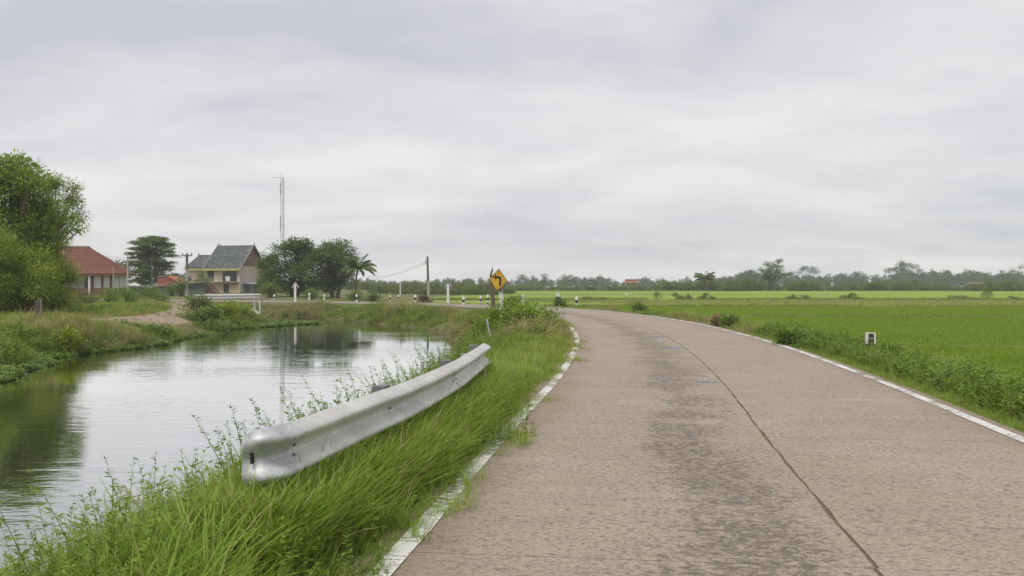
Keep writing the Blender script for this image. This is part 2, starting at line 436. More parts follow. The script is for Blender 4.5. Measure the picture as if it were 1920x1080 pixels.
# ---------------------------------------------------------------- the concrete road
LANE = 2.62; LANE_L = 2.76
def strip_mesh(name, v0, v1, u0, u1, z, du=4, dv=8, drop=0.0, jag=0.0):
    """a piece of road surface between arc lengths v0..v1 and offsets u0..u1, with skirts"""
    vs = np.linspace(v0, v1, dv + 1); us = np.linspace(u0, u1, du + 1)
    V = []; U = []
    for v in vs:
        c, n = road_at(v)
        for k, u in enumerate(us):
            uu = u
            if jag and k in (0, du): uu = u + random.uniform(-jag, jag)
            p = c + n * uu; V.append((p[0], p[1], z)); U.append((uu, v))
    F = []
    w = du + 1
    for i in range(dv):
        for k in range(du):
            F.append((i * w + k, i * w + k + 1, (i + 1) * w + k + 1, (i + 1) * w + k))
    if drop:
        ring = [k for k in range(w)] + [i * w + du for i in range(1, dv + 1)] + [dv * w + k for k in range(du - 1, -1, -1)] + [i * w for i in range(dv - 1, 0, -1)]
        b = len(V)
        for r in ring: V.append((V[r][0], V[r][1], z - drop)); U.append(U[r])
        m = len(ring)
        for i in range(m): F.append((ring[i], b + i, b + (i + 1) % m, ring[(i + 1) % m]))
    me = np_mesh(name, V, F, {'ruv': np.array(U)}); me.shade_flat(); return me
def concrete_mat():
    g = NG('road_concrete')
    uv = g.attr('ruv', 'Vector')
    sep = g.n('ShaderNodeSeparateXYZ'); g.L.new(uv, sep.inputs[0]); u = sep.outputs[0]; v = sep.outputs[1]
    rnd = g.n('ShaderNodeObjectInfo').outputs['Random']
    big = g.noise(g.mapping(uv, (0.55, 0.28, 1)), 1.0, 4, 0.6)
    mid = g.noise(g.mapping(uv, (1.2, 3.6, 1)), 1.0, 5, 0.65)
    broom = g.noise(g.mapping(uv, (13.0, 15.0, 1)), 1.0, 7, 0.82, 0.6)
    fine = g.noise(uv, 55.0, 3, 0.7)
    col = g.mixc(g.ramp(big, [(0.3, 0.0), (0.7, 1.0)]), (0.345, 0.283, 0.222), (0.415, 0.348, 0.283))
    col = g.mixc(g.math('MULTIPLY', g.ramp(mid, [(0.45, 0.0), (0.72, 1.0)]), 0.55), col, (0.30, 0.24, 0.20))
    col = g.mixc(g.math('MULTIPLY', rnd, 0.12), col, (0.33, 0.285, 0.262))
    col = g.mixc(g.math('MULTIPLY', g.ramp(fine, [(0.35, 1.0), (0.52, 0.0)]), 0.5), col, (0.19, 0.145, 0.12))
    spk = g.noise(uv, 26.0, 6, 0.75)
    col = g.mixc(g.math('MULTIPLY', g.ramp(spk, [(0.52, 0.0), (0.62, 1.0)]), 0.72), col, (0.145, 0.115, 0.09))
    col = g.mixc(g.math('MULTIPLY', g.ramp(spk, [(0.34, 1.0), (0.47, 0.0)]), 0.5), col, (0.52, 0.45, 0.375))
    # short dark scores of the worn broom finish, everywhere a little, dense along the worn wheel track
    wear_n = g.noise(g.mapping(uv, (1.3, 0.8, 1), (4, 0, 0)), 1.0, 4, 0.6)
    bc = g.math('ABSOLUTE', g.math('ADD', u, 0.72))
    band = g.ramp(g.math('ADD', bc, g.math('MULTIPLY', g.math('SUBTRACT', wear_n, 0.5), 2.2)), [(0.12, 1.0), (0.85, 0.0)])
    edge = g.ramp(g.math('ADD', g.math('ABSOLUTE', u), g.math('MULTIPLY', g.math('SUBTRACT', wear_n, 0.5), 1.2)), [(0.0, 0.0), (1.0, 0.0)])
    edge = g.math('MULTIPLY', g.ramp(g.math('MULTIPLY', g.math('ADD', g.math('ABSOLUTE', u), g.math('MULTIPLY', wear_n, 0.9)), 0.3), [(0.74, 0.0), (0.96, 1.0)]), 0.7)
    soft = g.ramp(wear_n, [(0.35, 0.35), (0.7, 0.9)])
    amt = g.math('MAXIMUM', band, g.math('MULTIPLY', soft, 0.62))
    thr = g.math('SUBTRACT', g.math('ADD', g.math('MULTIPLY', broom, 1.0), g.math('MULTIPLY', amt, 0.125)), 0.60)
    score = g.math('MULTIPLY', thr, 14.0, True)
    agg = g.noise(g.mapping(uv, (20, 34, 1)), 1.0, 2, 0.6)
    dark = g.mixc(g.ramp(agg, [(0.4, 0.0), (0.6, 1.0)]), (0.075, 0.071, 0.066), (0.135, 0.112, 0.09))
    col = g.mixc(g.math('MULTIPLY', score, g.math('ADD', 0.50, g.math('MULTIPLY', band, 0.26))), col, dark)
    col = g.mixc(g.math('MULTIPLY', band, 0.10), col, (0.20, 0.172, 0.14))
    col = g.mixc(edge, col, (0.235, 0.175, 0.13))
    # pale rubbed patches and a few hairline cracks
    pale = g.ramp(g.noise(g.mapping(uv, (0.5, 1.6, 1), (9, 3, 0)), 1.0, 3, 0.5), [(0.6, 0.0), (0.78, 0.5)])
    col = g.mixc(pale, col, (0.50, 0.43, 0.385))
    vo = g.n('ShaderNodeTexVoronoi'); vo.feature = 'DISTANCE_TO_EDGE'; vo.inputs['Scale'].default_value = 1.0
    wv = g.n('ShaderNodeVectorMath'); wv.operation = 'ADD'
    nn = g.n('ShaderNodeTexNoise'); nn.inputs['Scale'].default_value = 1.6; nn.inputs['Detail'].default_value = 4; g.L.new(uv, nn.inputs['Vector'])
    g.L.new(g.mapping(uv, (0.16, 0.33, 1)), wv.inputs[0])
    sc = g.n('ShaderNodeVectorMath'); sc.operation = 'SCALE'; sc.inputs['Scale'].default_value = 0.16; g.L.new(nn.outputs['Color'], sc.inputs[0])
    g.L.new(sc.outputs[0], wv.inputs[1]); g.L.new(wv.outputs[0], vo.inputs['Vector'])
    crack = g.math('MULTIPLY', g.ramp(vo.outputs['Distance'], [(0.0, 1.0), (0.005, 0.0)]), g.ramp(big, [(0.55, 0.0), (0.7, 0.35)]))
    col = g.mixc(crack, col, (0.12, 0.095, 0.08))
    hgt = g.math('SUBTRACT', g.math('MULTIPLY', fine, 0.25), g.math('MULTIPLY', score, 1.0))
    return g.fin(g.principled(col, 0.88, 0, g.bump(hgt, 0.55, 0.006), 0.25))
def joint_mat():
    g = NG('joint_dirt')
    p = g.pos(); f = g.noise(p, 3.0, 4, 0.6); f2 = g.noise(p, 30, 3, 0.6)
    c = g.mixc(g.ramp(f, [(0.4, 0.0), (0.62, 1.0)]), (0.185, 0.15, 0.12), (0.215, 0.185, 0.10))
    return g.fin(g.principled(g.mixc(g.math('MULTIPLY', f2, 0.6), c, (0.075, 0.062, 0.05)), 0.95, 0, g.bump(f2, 0.6, 0.01), 0.1))
M_CONC = concrete_mat(); M_JOINT = joint_mat()
v_start, v_end = 1.0, float(RS[-1]) - 1
road = link_mesh('road', strip_mesh('road', v_start, v_end, -LANE_L - 0.02, LANE + 0.02, -0.007, 8, 220), M_JOINT)
tag(road, kind='structure')
_, vv = road_uv([2.5], [9.65]); VJ = float(vv[0])
SLAB = 4.5
k0 = math.floor((v_start - VJ) / SLAB) + 1
joints = [VJ + SLAB * k for k in range(k0, int((v_end - VJ) / SLAB) + 1)]
JOFF = 0.0
for a, b in zip(joints[:-1], joints[1:]):
    for side in (-1, 1):
        lo, hi = (-LANE_L, -0.011) if side < 0 else (0.011, LANE)
        near = a < 45
        z = random.uniform(-0.0006, 0.0006)
        link_mesh('road_slab', strip_mesh('road_slab', a + 0.005, b - 0.005, lo, hi, z, 8, 14 if near else 6, 0.006, 0.011), M_CONC, road)
def paint_mat():
    g = NG('road_paint')
    uv = g.attr('ruv', 'Vector'); p = g.pos()
    f = g.noise(g.mapping(uv, (9, 26, 1)), 1.0, 5, 0.7); f2 = g.noise(uv, 1.1, 3, 0.5); f3 = g.noise(uv, 60, 3, 0.6)
    col = g.mixc(g.ramp(f3, [(0.35, 0.0), (0.7, 1.0)]), (0.62, 0.61, 0.575), (0.76, 0.755, 0.72))
    sh = g.principled(col, 0.7, 0, g.bump(f3, 0.3, 0.003), 0.3)
    tr = g.n('ShaderNodeBsdfTransparent')
    t = g.math('ADD', g.math('MULTIPLY', f, 0.72), g.math('MULTIPLY', f2, 0.42))
    wear = g.ramp(t, [(0.575, 0.0), (0.63, 1.0)])
    mx = g.n('ShaderNodeMixShader'); g.L.new(wear, mx.inputs[0]); g.L.new(sh, mx.inputs[1]); g.L.new(tr.outputs[0], mx.inputs[2])
    return g.fin(mx.outputs[0])
M_PAINT = paint_mat()
for s_, u0, u1 in ((-1, -2.63, -2.50), (1, 2.36, 2.49)):
    link_mesh('edge_line', strip_mesh('edge_line', v_start + 1, v_end - 2, u0, u1, 0.008, 2, 420, 0, 0.006), M_PAINT, road)
M_PATCH = surf('asphalt_patch', (0.17, 0.175, 0.185), (0.24, 0.24, 0.245), 9, 0.9, 0, 0.5, 0.006)
def patch(px, py, w, l, seed):
    d = CH * FOC / (py - HZ); c = (PX(px, d), d); rr = random.Random(seed); mb = MB()
    n = 14; pts = []
    for k in range(n):
        a = 2 * math.pi * k / n; r = rr.uniform(0.65, 1.1)
        pts.append((c[0] + math.cos(a) * w * 0.5 * r, c[1] + math.sin(a) * l * 0.5 * r))
    mb.add([(x, y, 0.005) for x, y in pts] + [(x * 1.0 + (x - c[0]) * 0.03, y + (y - c[1]) * 0.03, -0.003) for x, y in pts],
           [tuple(range(n))] + [(k, k + n, (k + 1) % n + n, (k + 1) % n) for k in range(n)])
    mb.build('asphalt_patch', M_PATCH, road)
for a in ((1241, 711, 0.28, 0.50, 1), (1327, 717, 0.42, 0.32, 2), (1316, 705, 0.2, 0.22, 3), (1365, 771, 0.14, 0.16, 4), (1236, 632, 0.6, 0.7, 5), (1262, 653, 0.6, 0.6, 6)): patch(*a)

# ---------------------------------------------------------------- leaf and blade builders
def quads_leaf(C, D, Nn, ln, wd, fold=0.0):
    """diamond leaves: centres' base points C, direction D, normal Nn (all (n,3)), length and width (n,)"""
    D = D / (np.linalg.norm(D, axis=1, keepdims=True) + 1e-9)
    S = np.cross(D, Nn); S /= (np.linalg.norm(S, axis=1, keepdims=True) + 1e-9)
    U = np.cross(S, D)
    l = ln[:, None]; w = wd[:, None]
    V = np.stack([C, C + D * l * 0.45 + S * w * 0.5 + U * w * fold, C + D * l, C + D * l * 0.45 - S * w * 0.5 + U * w * fold], 1)
    n = len(C)
    return V.reshape(-1, 3), np.arange(4 * n).reshape(n, 4)
def blade_mesh(name, mat, n, radius, h0, h1, width, lean, droop, segs=4, seed=0):
    r = np.random.default_rng(seed)
    a = r.uniform(0, 2 * np.pi, n); rad = radius * np.sqrt(r.uniform(0, 1, n))
    ba = r.uniform(0, 2 * np.pi, n)
    bx = rad * np.cos(a); by = rad * np.sin(a)
    h = r.uniform(h0, h1, n); ln = r.uniform(0.2, 1.0, n) * lean; dr = r.uniform(0.2, 1.0, n) * droop
    w = width * r.uniform(0.6, 1.2, n)
    V = []; var = []; var2 = []
    v_ = r.uniform(0, 1, n); v2 = r.uniform(0, 1, n)
    for k in range(segs + 1):
        t = k / segs
        out = h * (ln * t + dr * t * t)
        z = h * (t - 0.38 * dr * t * t * t)
        ww = w * (0.75 + 0.5 * t - 1.18 * t * t)
        cx = bx + np.cos(ba) * out; cy = by + np.sin(ba) * out
        sx = -np.sin(ba) * ww * 0.5; sy = np.cos(ba) * ww * 0.5
        V.append(np.stack([cx - sx, cy - sy, z], 1)); V.append(np.stack([cx + sx, cy + sy, z], 1))
        var += [v_ * 0.75 + 0.25 * t] * 2; var2 += [v2] * 2
    V = np.stack(V, 1).reshape(-1, 3)
    m = 2 * (segs + 1); Q = []
    base = np.arange(n) * m
    for k in range(segs): Q.append(np.stack([base + 2 * k, base + 2 * k + 1, base + 2 * k + 3, base + 2 * k + 2], 1))
    Q = np.concatenate(Q)
    me = np_mesh(name, V, Q, {'var': np.stack(var, 1).ravel(), 'var2': np.stack(var2, 1).ravel()}); me.materials.append(mat)
    return me
def weed_mesh(name, mat, stems, h0, h1, leaf, lpm, spread=0.12, seed=0, lw=0.42):
    """upright herb: thin stems with small leaves all the way up"""
    r = np.random.default_rng(seed); V = []; Q = []; va = []; off = 0
    for _ in range(stems):
        h = r.uniform(h0, h1); a = r.uniform(0, 6.28); ln = r.uniform(0.05, 0.4); b = np.array([r.normal(0, spread), r.normal(0, spread), 0])
        tt = np.linspace(0, 1, 6); cur = r.uniform(-0.2, 0.3)
        P = np.stack([b[0] + np.cos(a) * h * (ln * tt + cur * tt * tt), b[1] + np.sin(a) * h * (ln * tt + cur * tt * tt), h * tt], 1)
        w = 0.004
        for ax in (np.array([1, 0, 0]), np.array([0, 1, 0])):
            wv = (w * (1.15 - tt))[:, None] * ax
            VV = np.stack([P - wv, P + wv], 1).reshape(-1, 3); V.append(VV)
            i = np.arange(5); Q.append(np.stack([2 * i, 2 * i + 1, 2 * i + 3, 2 * i + 2], 1) + off); off += 12; va.append(np.full(12, 0.2))
        n = max(3, int(h * lpm)); t = r.uniform(0.12, 1.0, n) ** 0.8
        C = np.stack([np.interp(t, tt, P[:, j]) for j in range(3)], 1)
        th = r.uniform(0, 6.28, n)
        D = np.stack([np.cos(th), np.sin(th), r.uniform(-0.2, 0.7, n)], 1); N_ = np.stack([r.normal(0, .3, n), r.normal(0, .3, n), np.ones(n)], 1)
        l = leaf * r.uniform(0.55, 1.2, n) * (1.15 - 0.6 * t)
        VV, QQ = quads_leaf(C, D, N_, l, l * lw, 0.12); V.append(VV); Q.append(QQ + off); off += len(VV); va.append(np.repeat(r.uniform(0, 1, n), 4))
    V = np.concatenate(V); va = np.concatenate(va)
    me = np_mesh(name, V, np.concatenate(Q), {'var': va, 'var2': va * 0}); me.materials.append(mat); return me
def cluster_leaves(r, centers, out_dirs, m, sig, leaf, lw=0.45, flat=0.6, droop=0.3, var_c=None):
    """m leaves round each cluster centre; returns verts, quads, var"""
    n = len(centers)
    C = np.repeat(centers, m, 0); O = np.repeat(out_dirs, m, 0); sg = np.repeat(np.broadcast_to(np.asarray(sig, float), (n,)), m)[:, None]
    off = r.normal(0, 1, (n * m, 3)); off[:, 2] *= flat
    off *= np.minimum(1.0, 1.9 / (np.linalg.norm(off, axis=1, keepdims=True) + 1e-6))
    P = C + off * sg
    D = off * 0.7 + O * 0.6 + r.normal(0, 0.5, (n * m, 3)); D[:, 2] -= droop
    Nn = r.normal(0, 0.45, (n * m, 3)) + np.array([0, 0, 1.0]) + O * 0.4
    ln = leaf * r.uniform(0.6, 1.25, n * m)
    V, Q = quads_leaf(P, D, Nn, ln, ln * lw, 0.1)
    vc = r.uniform(0, 1, n) if var_c is None else var_c
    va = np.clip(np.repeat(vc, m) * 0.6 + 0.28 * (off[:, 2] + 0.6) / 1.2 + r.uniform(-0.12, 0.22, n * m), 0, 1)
    return V, Q, np.repeat(va, 4)
def lobes_clusters(r, lobes, dens, shell=0.55, low=-0.6):
    """cluster centres spread through the outer shell of ellipsoid lobes"""
    C = []; O = []
    for (x, y, z, a, b, c) in lobes:
        n = max(5, int(dens * (a * b + b * c + a * c) / 3 * 4))
        d = r.normal(0, 1, (n * 3, 3)); d /= np.linalg.norm(d, axis=1, keepdims=True)
        d = d[d[:, 2] > low][:n]
        rad = shell + (1 - shell) * r.uniform(0, 1, len(d)) ** 0.6
        rad = rad * (0.86 + 0.3 * r.uniform(0, 1, len(d)))
        C.append(np.array([x, y, z]) + d * rad[:, None] * np.array([a, b, c])); O.append(d)
    return np.concatenate(C), np.concatenate(O)

# foliage materials
M_GRASS = leafmat('grass_blades', (0.235, 0.375, 0.042), (0.40, 0.56, 0.085), 0.48, 0.5, 0.5, (0.50, 0.42, 0.20), 0.17)
M_GRASS2 = leafmat('bank_grass', (0.19, 0.27, 0.038), (0.36, 0.41, 0.08), 0.36, 0.6, 0.35, (0.46, 0.36, 0.19), 0.15)
M_DRY = leafmat('dry_grass', (0.27, 0.225, 0.095), (0.45, 0.37, 0.19), 0.3, 0.7, 0.4)
M_WEED = leafmat('weeds', (0.15, 0.24, 0.03), (0.31, 0.42, 0.065), 0.36, 0.5, 0.6, (0.30, 0.19, 0.11), 0.06)
M_COVER = leafmat('ground_cover', (0.085, 0.17, 0.02), (0.27, 0.40, 0.045), 0.28, 0.45, 0.5)
M_RICE = leafmat('rice', (0.205, 0.315, 0.016), (0.27, 0.40, 0.026), 0.35, 0.55, 0.08)
M_BRIGHT = leafmat('bright_shrub', (0.10, 0.19, 0.02), (0.27, 0.40, 0.04), 0.32, 0.45, 0.9)
M_YELLOW = leafmat('yellow_shrub', (0.22, 0.30, 0.015), (0.37, 0.43, 0.028), 0.35, 0.5, 0.6)
M_BUSH = leafmat('bush', (0.085, 0.14, 0.026), (0.25, 0.335, 0.065), 0.25, 0.5, 0.5)
M_MANGO = leafmat('mango', (0.09, 0.165, 0.02), (0.38, 0.48, 0.07), 0.38, 0.42, 0.4)
M_FEATHER = leafmat('feathery', (0.21, 0.30, 0.034), (0.44, 0.52, 0.085), 0.5, 0.55, 0.35)
M_TREE = leafmat('tree_leaves', (0.055, 0.10, 0.022), (0.22, 0.295, 0.062), 0.25, 0.5, 0.3)
M_TREED = leafmat('almond_leaves', (0.045, 0.085, 0.022), (0.20, 0.27, 0.06), 0.22, 0.5, 0.3)
M_WOOD = leafmat('wood_leaves', (0.032, 0.062, 0.018), (0.11, 0.155, 0.038), 0.15, 0.6, 0.02)
M_HEDGE = leafmat('hedge_leaves', (0.065, 0.098, 0.02), (0.22, 0.255, 0.06), 0.2, 0.6, 0.04)
M_PALM = leafmat('palm_leaves', (0.05, 0.082, 0.02), (0.17, 0.205, 0.055), 0.2, 0.4, 0.3)
M_HYA = leafmat('water_plants', (0.10, 0.19, 0.028), (0.25, 0.37, 0.06), 0.25, 0.35, 0.8)
M_BARK = surf('bark', (0.11, 0.09, 0.07), (0.20, 0.17, 0.14), 4, 0.95, 0, 0.6, 0.03, (1, 1, 0.25))
M_BROWNW = surf('brown_twigs', (0.12, 0.08, 0.055), (0.2, 0.14, 0.10), 6, 0.95)

# scatter through geometry nodes: real meshes instanced on a point cloud
def scatter(name, pts, rot, scl, idx, meshes, label, cat):
    me = bpy.data.meshes.new(name); me.vertices.add(len(pts)); me.vertices.foreach_set('co', np.asarray(pts, np.float32).ravel())
    a = me.attributes.new('rot', 'FLOAT_VECTOR', 'POINT'); a.data.foreach_set('vector', np.asarray(rot, np.float32).ravel())
    a = me.attributes.new('scl', 'FLOAT_VECTOR', 'POINT'); a.data.foreach_set('vector', np.asarray(scl, np.float32).ravel())
    a = me.attributes.new('idx', 'INT', 'POINT'); a.data.foreach_set('value', np.asarray(idx, np.int32))
    o = bpy.data.objects.new(name, me); COL.objects.link(o)
    g = bpy.data.node_groups.new(name, 'GeometryNodeTree'); N = g.nodes; L = g.links
    g.interface.new_socket('Geometry', in_out='INPUT', socket_type='NodeSocketGeometry')
    g.interface.new_socket('Geometry', in_out='OUTPUT', socket_type='NodeSocketGeometry')
    gi = N.new('NodeGroupInput'); go = N.new('NodeGroupOutput'); ip = N.new('GeometryNodeInstanceOnPoints')
    L.new(gi.outputs[0], ip.inputs['Points'])
    jn = N.new('GeometryNodeJoinGeometry')
    for m in reversed(meshes):
        src = bpy.data.objects.new('source_' + m.name, m)
        oi = N.new('GeometryNodeObjectInfo'); oi.inputs['Object'].default_value = src
        if 'As Instance' in oi.inputs: oi.inputs['As Instance'].default_value = False
        ti = N.new('GeometryNodeGeometryToInstance'); L.new(oi.outputs['Geometry'], ti.inputs[0]); L.new(ti.outputs[0], jn.inputs[0])
    L.new(jn.outputs[0], ip.inputs['Instance']); ip.inputs['Pick Instance'].default_value = True
    for an, ty, sk in (('rot', 'FLOAT_VECTOR', 'Rotation'), ('scl', 'FLOAT_VECTOR', 'Scale'), ('idx', 'INT', 'Instance Index')):
        na = N.new('GeometryNodeInputNamedAttribute'); na.data_type = ty; na.inputs['Name'].default_value = an
        L.new([s for s in na.outputs if s.enabled and s.name == 'Attribute'][0], ip.inputs[sk])
    L.new(ip.outputs[0], go.inputs[0])
    md = o.modifiers.new('scatter', 'NODES'); md.node_group = g
    for m in meshes:
        for mt in m.materials:
            if mt and mt.name not in [x.name for x in me.materials if x]: me.materials.append(mt)
    return tag(o, label, cat, kind='stuff')
def cand(n, x0, x1, y0, y1, margin=3.0):
    x = rng.uniform(x0, x1, n); y = rng.uniform(y0, y1, n)
    k = np.abs(x) < 0.56 * y + margin
    return x[k], y[k]
class Spread:
    def __init__(s): s.p = []; s.r = []; s.s = []; s.i = []
    def add(s, x, y, z, scale, idx, tilt=0.12, zs=None):
        n = len(x)
        if n == 0: return
        s.p.append(np.stack([x, y, z], 1)); s.r.append(np.stack([rng.normal(0, tilt, n), rng.normal(0, tilt, n), rng.uniform(0, 6.28, n)], 1))
        sc = np.broadcast_to(scale, (n,)); sz = sc if zs is None else sc * zs
        s.s.append(np.stack([sc, sc, sz], 1)); s.i.append(np.broadcast_to(idx, (n,)))
    def make(s, name, meshes, label, cat):
        return scatter(name, np.concatenate(s.p), np.concatenate(s.r), np.concatenate(s.s), np.concatenate(s.i), meshes, label, cat)

# ---------------------------------------------------------------- grass and weeds
G_LONG = [blade_mesh('long_grass_%d' % i, M_GRASS, 24, 0.09, 0.13, 0.45, 0.0125, 0.6, 0.7, 4, 100 + i) for i in range(4)]
G_SHORT = [blade_mesh('short_grass_%d' % i, M_GRASS, 26, 0.10, 0.10, 0.24, 0.008, 0.7, 0.5, 3, 120 + i) for i in range(2)]
G_BANK = [blade_mesh('bank_grass_%d' % i, M_GRASS2, 30, 0.16, 0.20, 0.46, 0.016, 0.7, 0.6, 3, 140 + i) for i in range(3)]
G_DRY = [blade_mesh('dry_grass_%d' % i, M_DRY, 26, 0.14, 0.22, 0.55, 0.014, 0.8, 0.8, 3, 160 + i) for i in range(2)]
W_TALL = [weed_mesh('tall_weed_%d' % i, M_WEED, 4, 0.3, 0.72, 0.06, 64, 0.07, 180 + i) for i in range(4)]
W_LOW = [weed_mesh('low_weed_%d' % i, M_WEED, 9, 0.14, 0.36, 0.06, 80, 0.10, 200 + i) for i in range(3)]
W_COVER = [weed_mesh('cover_%d' % i, M_COVER, 10, 0.16, 0.42, 0.11, 48, 0.13, 220 + i, 0.5) for i in range(3)]
# index layout shared by all verge scatters
VERGE = G_LONG + G_SHORT + G_BANK + G_DRY + W_TALL + W_LOW + W_COVER
I_LONG, I_SHORT, I_BANK, I_DRY, I_TALL, I_LOW, I_COV = 0, 4, 6, 9, 11, 15, 18
def pick(base, n, k): return base + rng.integers(0, k, n)
# near left verge, between the road edge and the canal
sp = Spread()
x, y = cand(26000, -5.5, 2.4, 1.6, 27, 2.5)
z, u, v, s, side, td, _o = terrain(x, y, True)
ed = (fbm(v * 0.9, v * 0 + 2, 71) - 0.5) * 0.85
keep = (u < -2.56 + ed) & (s > 0.15) & (rng.uniform(0, 1, len(x)) < np.where(y < 12, 1.0, 0.72))
x, y, z, u, v, s = [a[keep] for a in (x, y, z, u, v, s)]
n = len(x); ty = pick(I_LONG, n, 4)
edge = np.clip((-2.55 - u) / 0.5, 0, 1)
pn = fbm(x * 0.8, y * 0.8, 73)
low = (rng.uniform(0, 1, n) > 0.25 + 0.75 * edge); ty = np.where(low, pick(I_SHORT, n, 2), ty)
wd = (pn > 0.62) & (rng.uniform(0, 1, n) < 0.35); ty = np.where(wd, pick(I_LOW, n, 3), ty)
ty = np.where((s < 1.5) & (rng.uniform(0, 1, n) < 0.62), pick(I_LOW, n, 3), ty)
ty = np.where((y > 14) & (rng.uniform(0, 1, n) < 0.30 * sstep(14, 22, y)), pick(I_BANK, n, 3), ty)
sc = rng.uniform(0.6, 1.05, n) * (0.72 + 0.5 * sstep(0.3, 0.7, fbm(x * 1.3, y * 1.3, 74))) * (0.6 + 0.4 * edge) * np.where(y > 13, 0.8, 1.0)
# shorter along the foot of the rail so that the beam stays in view
railx = np.interp(y, [5.0, 5.49, 7.12, 7.9, 10.1, 13.2], [-1.4, -1.31, -1.0, -0.86, -0.6, -0.39])
rd = x - railx
sc = sc * np.where((y > 4.6) & (y < 13.6) & (rd > -0.25) & (rd < 0.45), 0.95, 1.0)
sp.add(x, y, z - 0.01, sc, ty, 0.16)
y = rng.uniform(4.9, 13.4, 2600); x = np.interp(y, [4.9, 5.49, 7.12, 7.9, 10.1, 13.2], [-1.42, -1.31, -1.0, -0.86, -0.6, -0.39]) + rng.uniform(-0.25, 0.30, len(y))
z = terrain(x, y); n = len(x); r_ = rng.uniform(0, 1, n)
sp.add(x, y, z - 0.01, rng.uniform(0.75, 1.18, n), np.where(r_ < 0.82, pick(I_LONG, n, 4), pick(I_LOW, n, 3)), 0.14)
# tall thin weeds on the canal side, some standing above the beam
x, y = cand(9000, -5, 1, 2.5, 24, 2)
z, u, v, s, side, td, _o = terrain(x, y, True)
keep = (u < -3.0) & (s > 0.1) & (s < 1.75) & (side < .5) & (rng.uniform(0, 1, len(x)) < np.where(y < 6.5, 0.75, 0.36) * (0.3 + 1.2 * sstep(0.35, 0.6, fbm(x * 0.7, y * 0.7, 75))))
x, y, z, s = [a[keep] for a in (x, y, z, s)]; n = len(x)
ty = np.where(rng.uniform(0, 1, n) < 0.72, pick(I_TALL, n, 4), pick(I_LONG, n, 4))
sp.add(x, y, z, rng.uniform(0.5, 1.15, n) * np.where(y < 6, 0.85, 1.05), ty, 0.12)
sp.make('verge_grass', VERGE, 'long bright green grass and weeds on the verge around the near guardrail', 'grass')

# verge and canal bank further round the bend
sp = Spread()
x, y = cand(115000, -34, 6, 26, 92, 2)
z, u, v, s, side, td, _o = terrain(x, y, True)
ed = (fbm(v * 0.6, v * 0 + 2, 72) - 0.5) * 0.5
keep = (u < -2.68 + ed) & (s > -0.05) & (side < .5) & (u > -16) & (td > 1.3) & (rng.uniform(0, 1, len(x)) < np.where(y < 45, 1.0, 0.62))
x, y, z, u, s = [a[keep] for a in (x, y, z, u, s)]; n = len(x)
pn = fbm(x * 0.28, y * 0.28, 77); r_ = rng.uniform(0, 1, n)
ty = pick(I_BANK, n, 3)
ty = np.where((pn > 0.54) & (r_ < 0.6), pick(I_DRY, n, 2), ty)
ty = np.where((pn < 0.46) & (r_ < 0.6), pick(I_LOW, n, 3), ty)
ty = np.where((r_ > 0.90), pick(I_COV, n, 3), ty)
sc = rng.uniform(0.55, 1.15, n) * np.where(u > -3.4, 0.6, 1.0) * np.where(y > 44, np.where(u > -4.3, 0.34, 1.0), 0.95) * np.where((s < 1.0) & (y < 52), 0.55, 1.0) * np.where((y > 44) & (u > -5.0), 0.62, 0.6 + 0.9 * sstep(0.35, 0.7, fbm(x * 0.55, y * 0.55, 78)))
sp.add(x, y, z - 0.02, sc, ty, 0.25)
sp.make('far_verge_grass', VERGE, 'patchy green and tan grass on the canal bank below the bend', 'grass')

# paddy side verge of the road
sp = Spread()
x, y = cand(80000, -16, 20, 5, 92, 2)
z, u, v, s, side, td, _o = terrain(x, y, True)
ed = (fbm(v * 0.8, v * 0 + 5, 79) - 0.5) * 0.35
keep = (u > 2.58 + ed) & (u < 6.4 + 1.2 * (fbm(v * 0.3, v * 0, 80) - 0.5)) & (rng.uniform(0, 1, len(x)) < np.where(y < 30, 1.0, 0.7))
x, y, z, u, v = [a[keep] for a in (x, y, z, u, v)]; n = len(x)
pn = fbm(x * 0.35, y * 0.35, 81); r_ = rng.uniform(0, 1, n)
ty = np.where(r_ < 0.5, pick(I_LONG, n, 4), pick(I_BANK, n, 3))
ty = np.where((u < 3.2) & (r_ < 0.85), pick(I_SHORT, n, 2), ty)
cov = (y < 19) & (u > 3.1) & (u < 5.6); ty = np.where(cov & (r_ < 0.42 + 0.4 * (pn > 0.48)), pick(I_COV, n, 3), ty)
ty = np.where((y >= 19) & (pn < 0.43) & (r_ < 0.6), pick(I_COV, n, 3), ty)
ty = np.where((y > 22) & (pn > 0.60) & (r_ < 0.40), pick(I_DRY, n, 2), ty)
sc = rng.uniform(0.5, 1.05, n) * (0.6 + 0.5 * sstep(0.3, 0.7, fbm(x * 0.7, y * 0.7, 82))) * (0.6 + 0.4 * np.clip((u - 2.6) / 0.9, 0, 1)) * np.where((y > 50) & (u < 4), 0.5, 1.0)
sp.add(x, y, z - 0.02, sc, ty, 0.2)
x, y = cand(60000, 2, 16, 4, 30, 2)
z, u, v, s, side, td, _o = terrain(x, y, True)
ed = (fbm(v * 0.8, v * 0 + 5, 79) - 0.5) * 0.3
keep = (u > 2.56 + ed) & (u < 4.6)
x, y, z, u, v = [a[keep] for a in (x, y, z, u, v)]; n = len(x); r_ = rng.uniform(0, 1, n)
ty = np.where(r_ < 0.55, pick(I_SHORT, n, 2), np.where(r_ < 0.72, pick(I_LOW, n, 3), np.where(r_ < 0.9, pick(I_COV, n, 3), pick(I_LONG, n, 4))))
ty = np.where((u < 2.95) & (r_ > 0.5), pick(I_SHORT, n, 2), ty)
sp.add(x, y, z - 0.02, rng.uniform(0.55, 1.0, n) * (0.6 + 0.4 * np.clip((u - 2.6) / 0.6, 0, 1)), ty, 0.2)
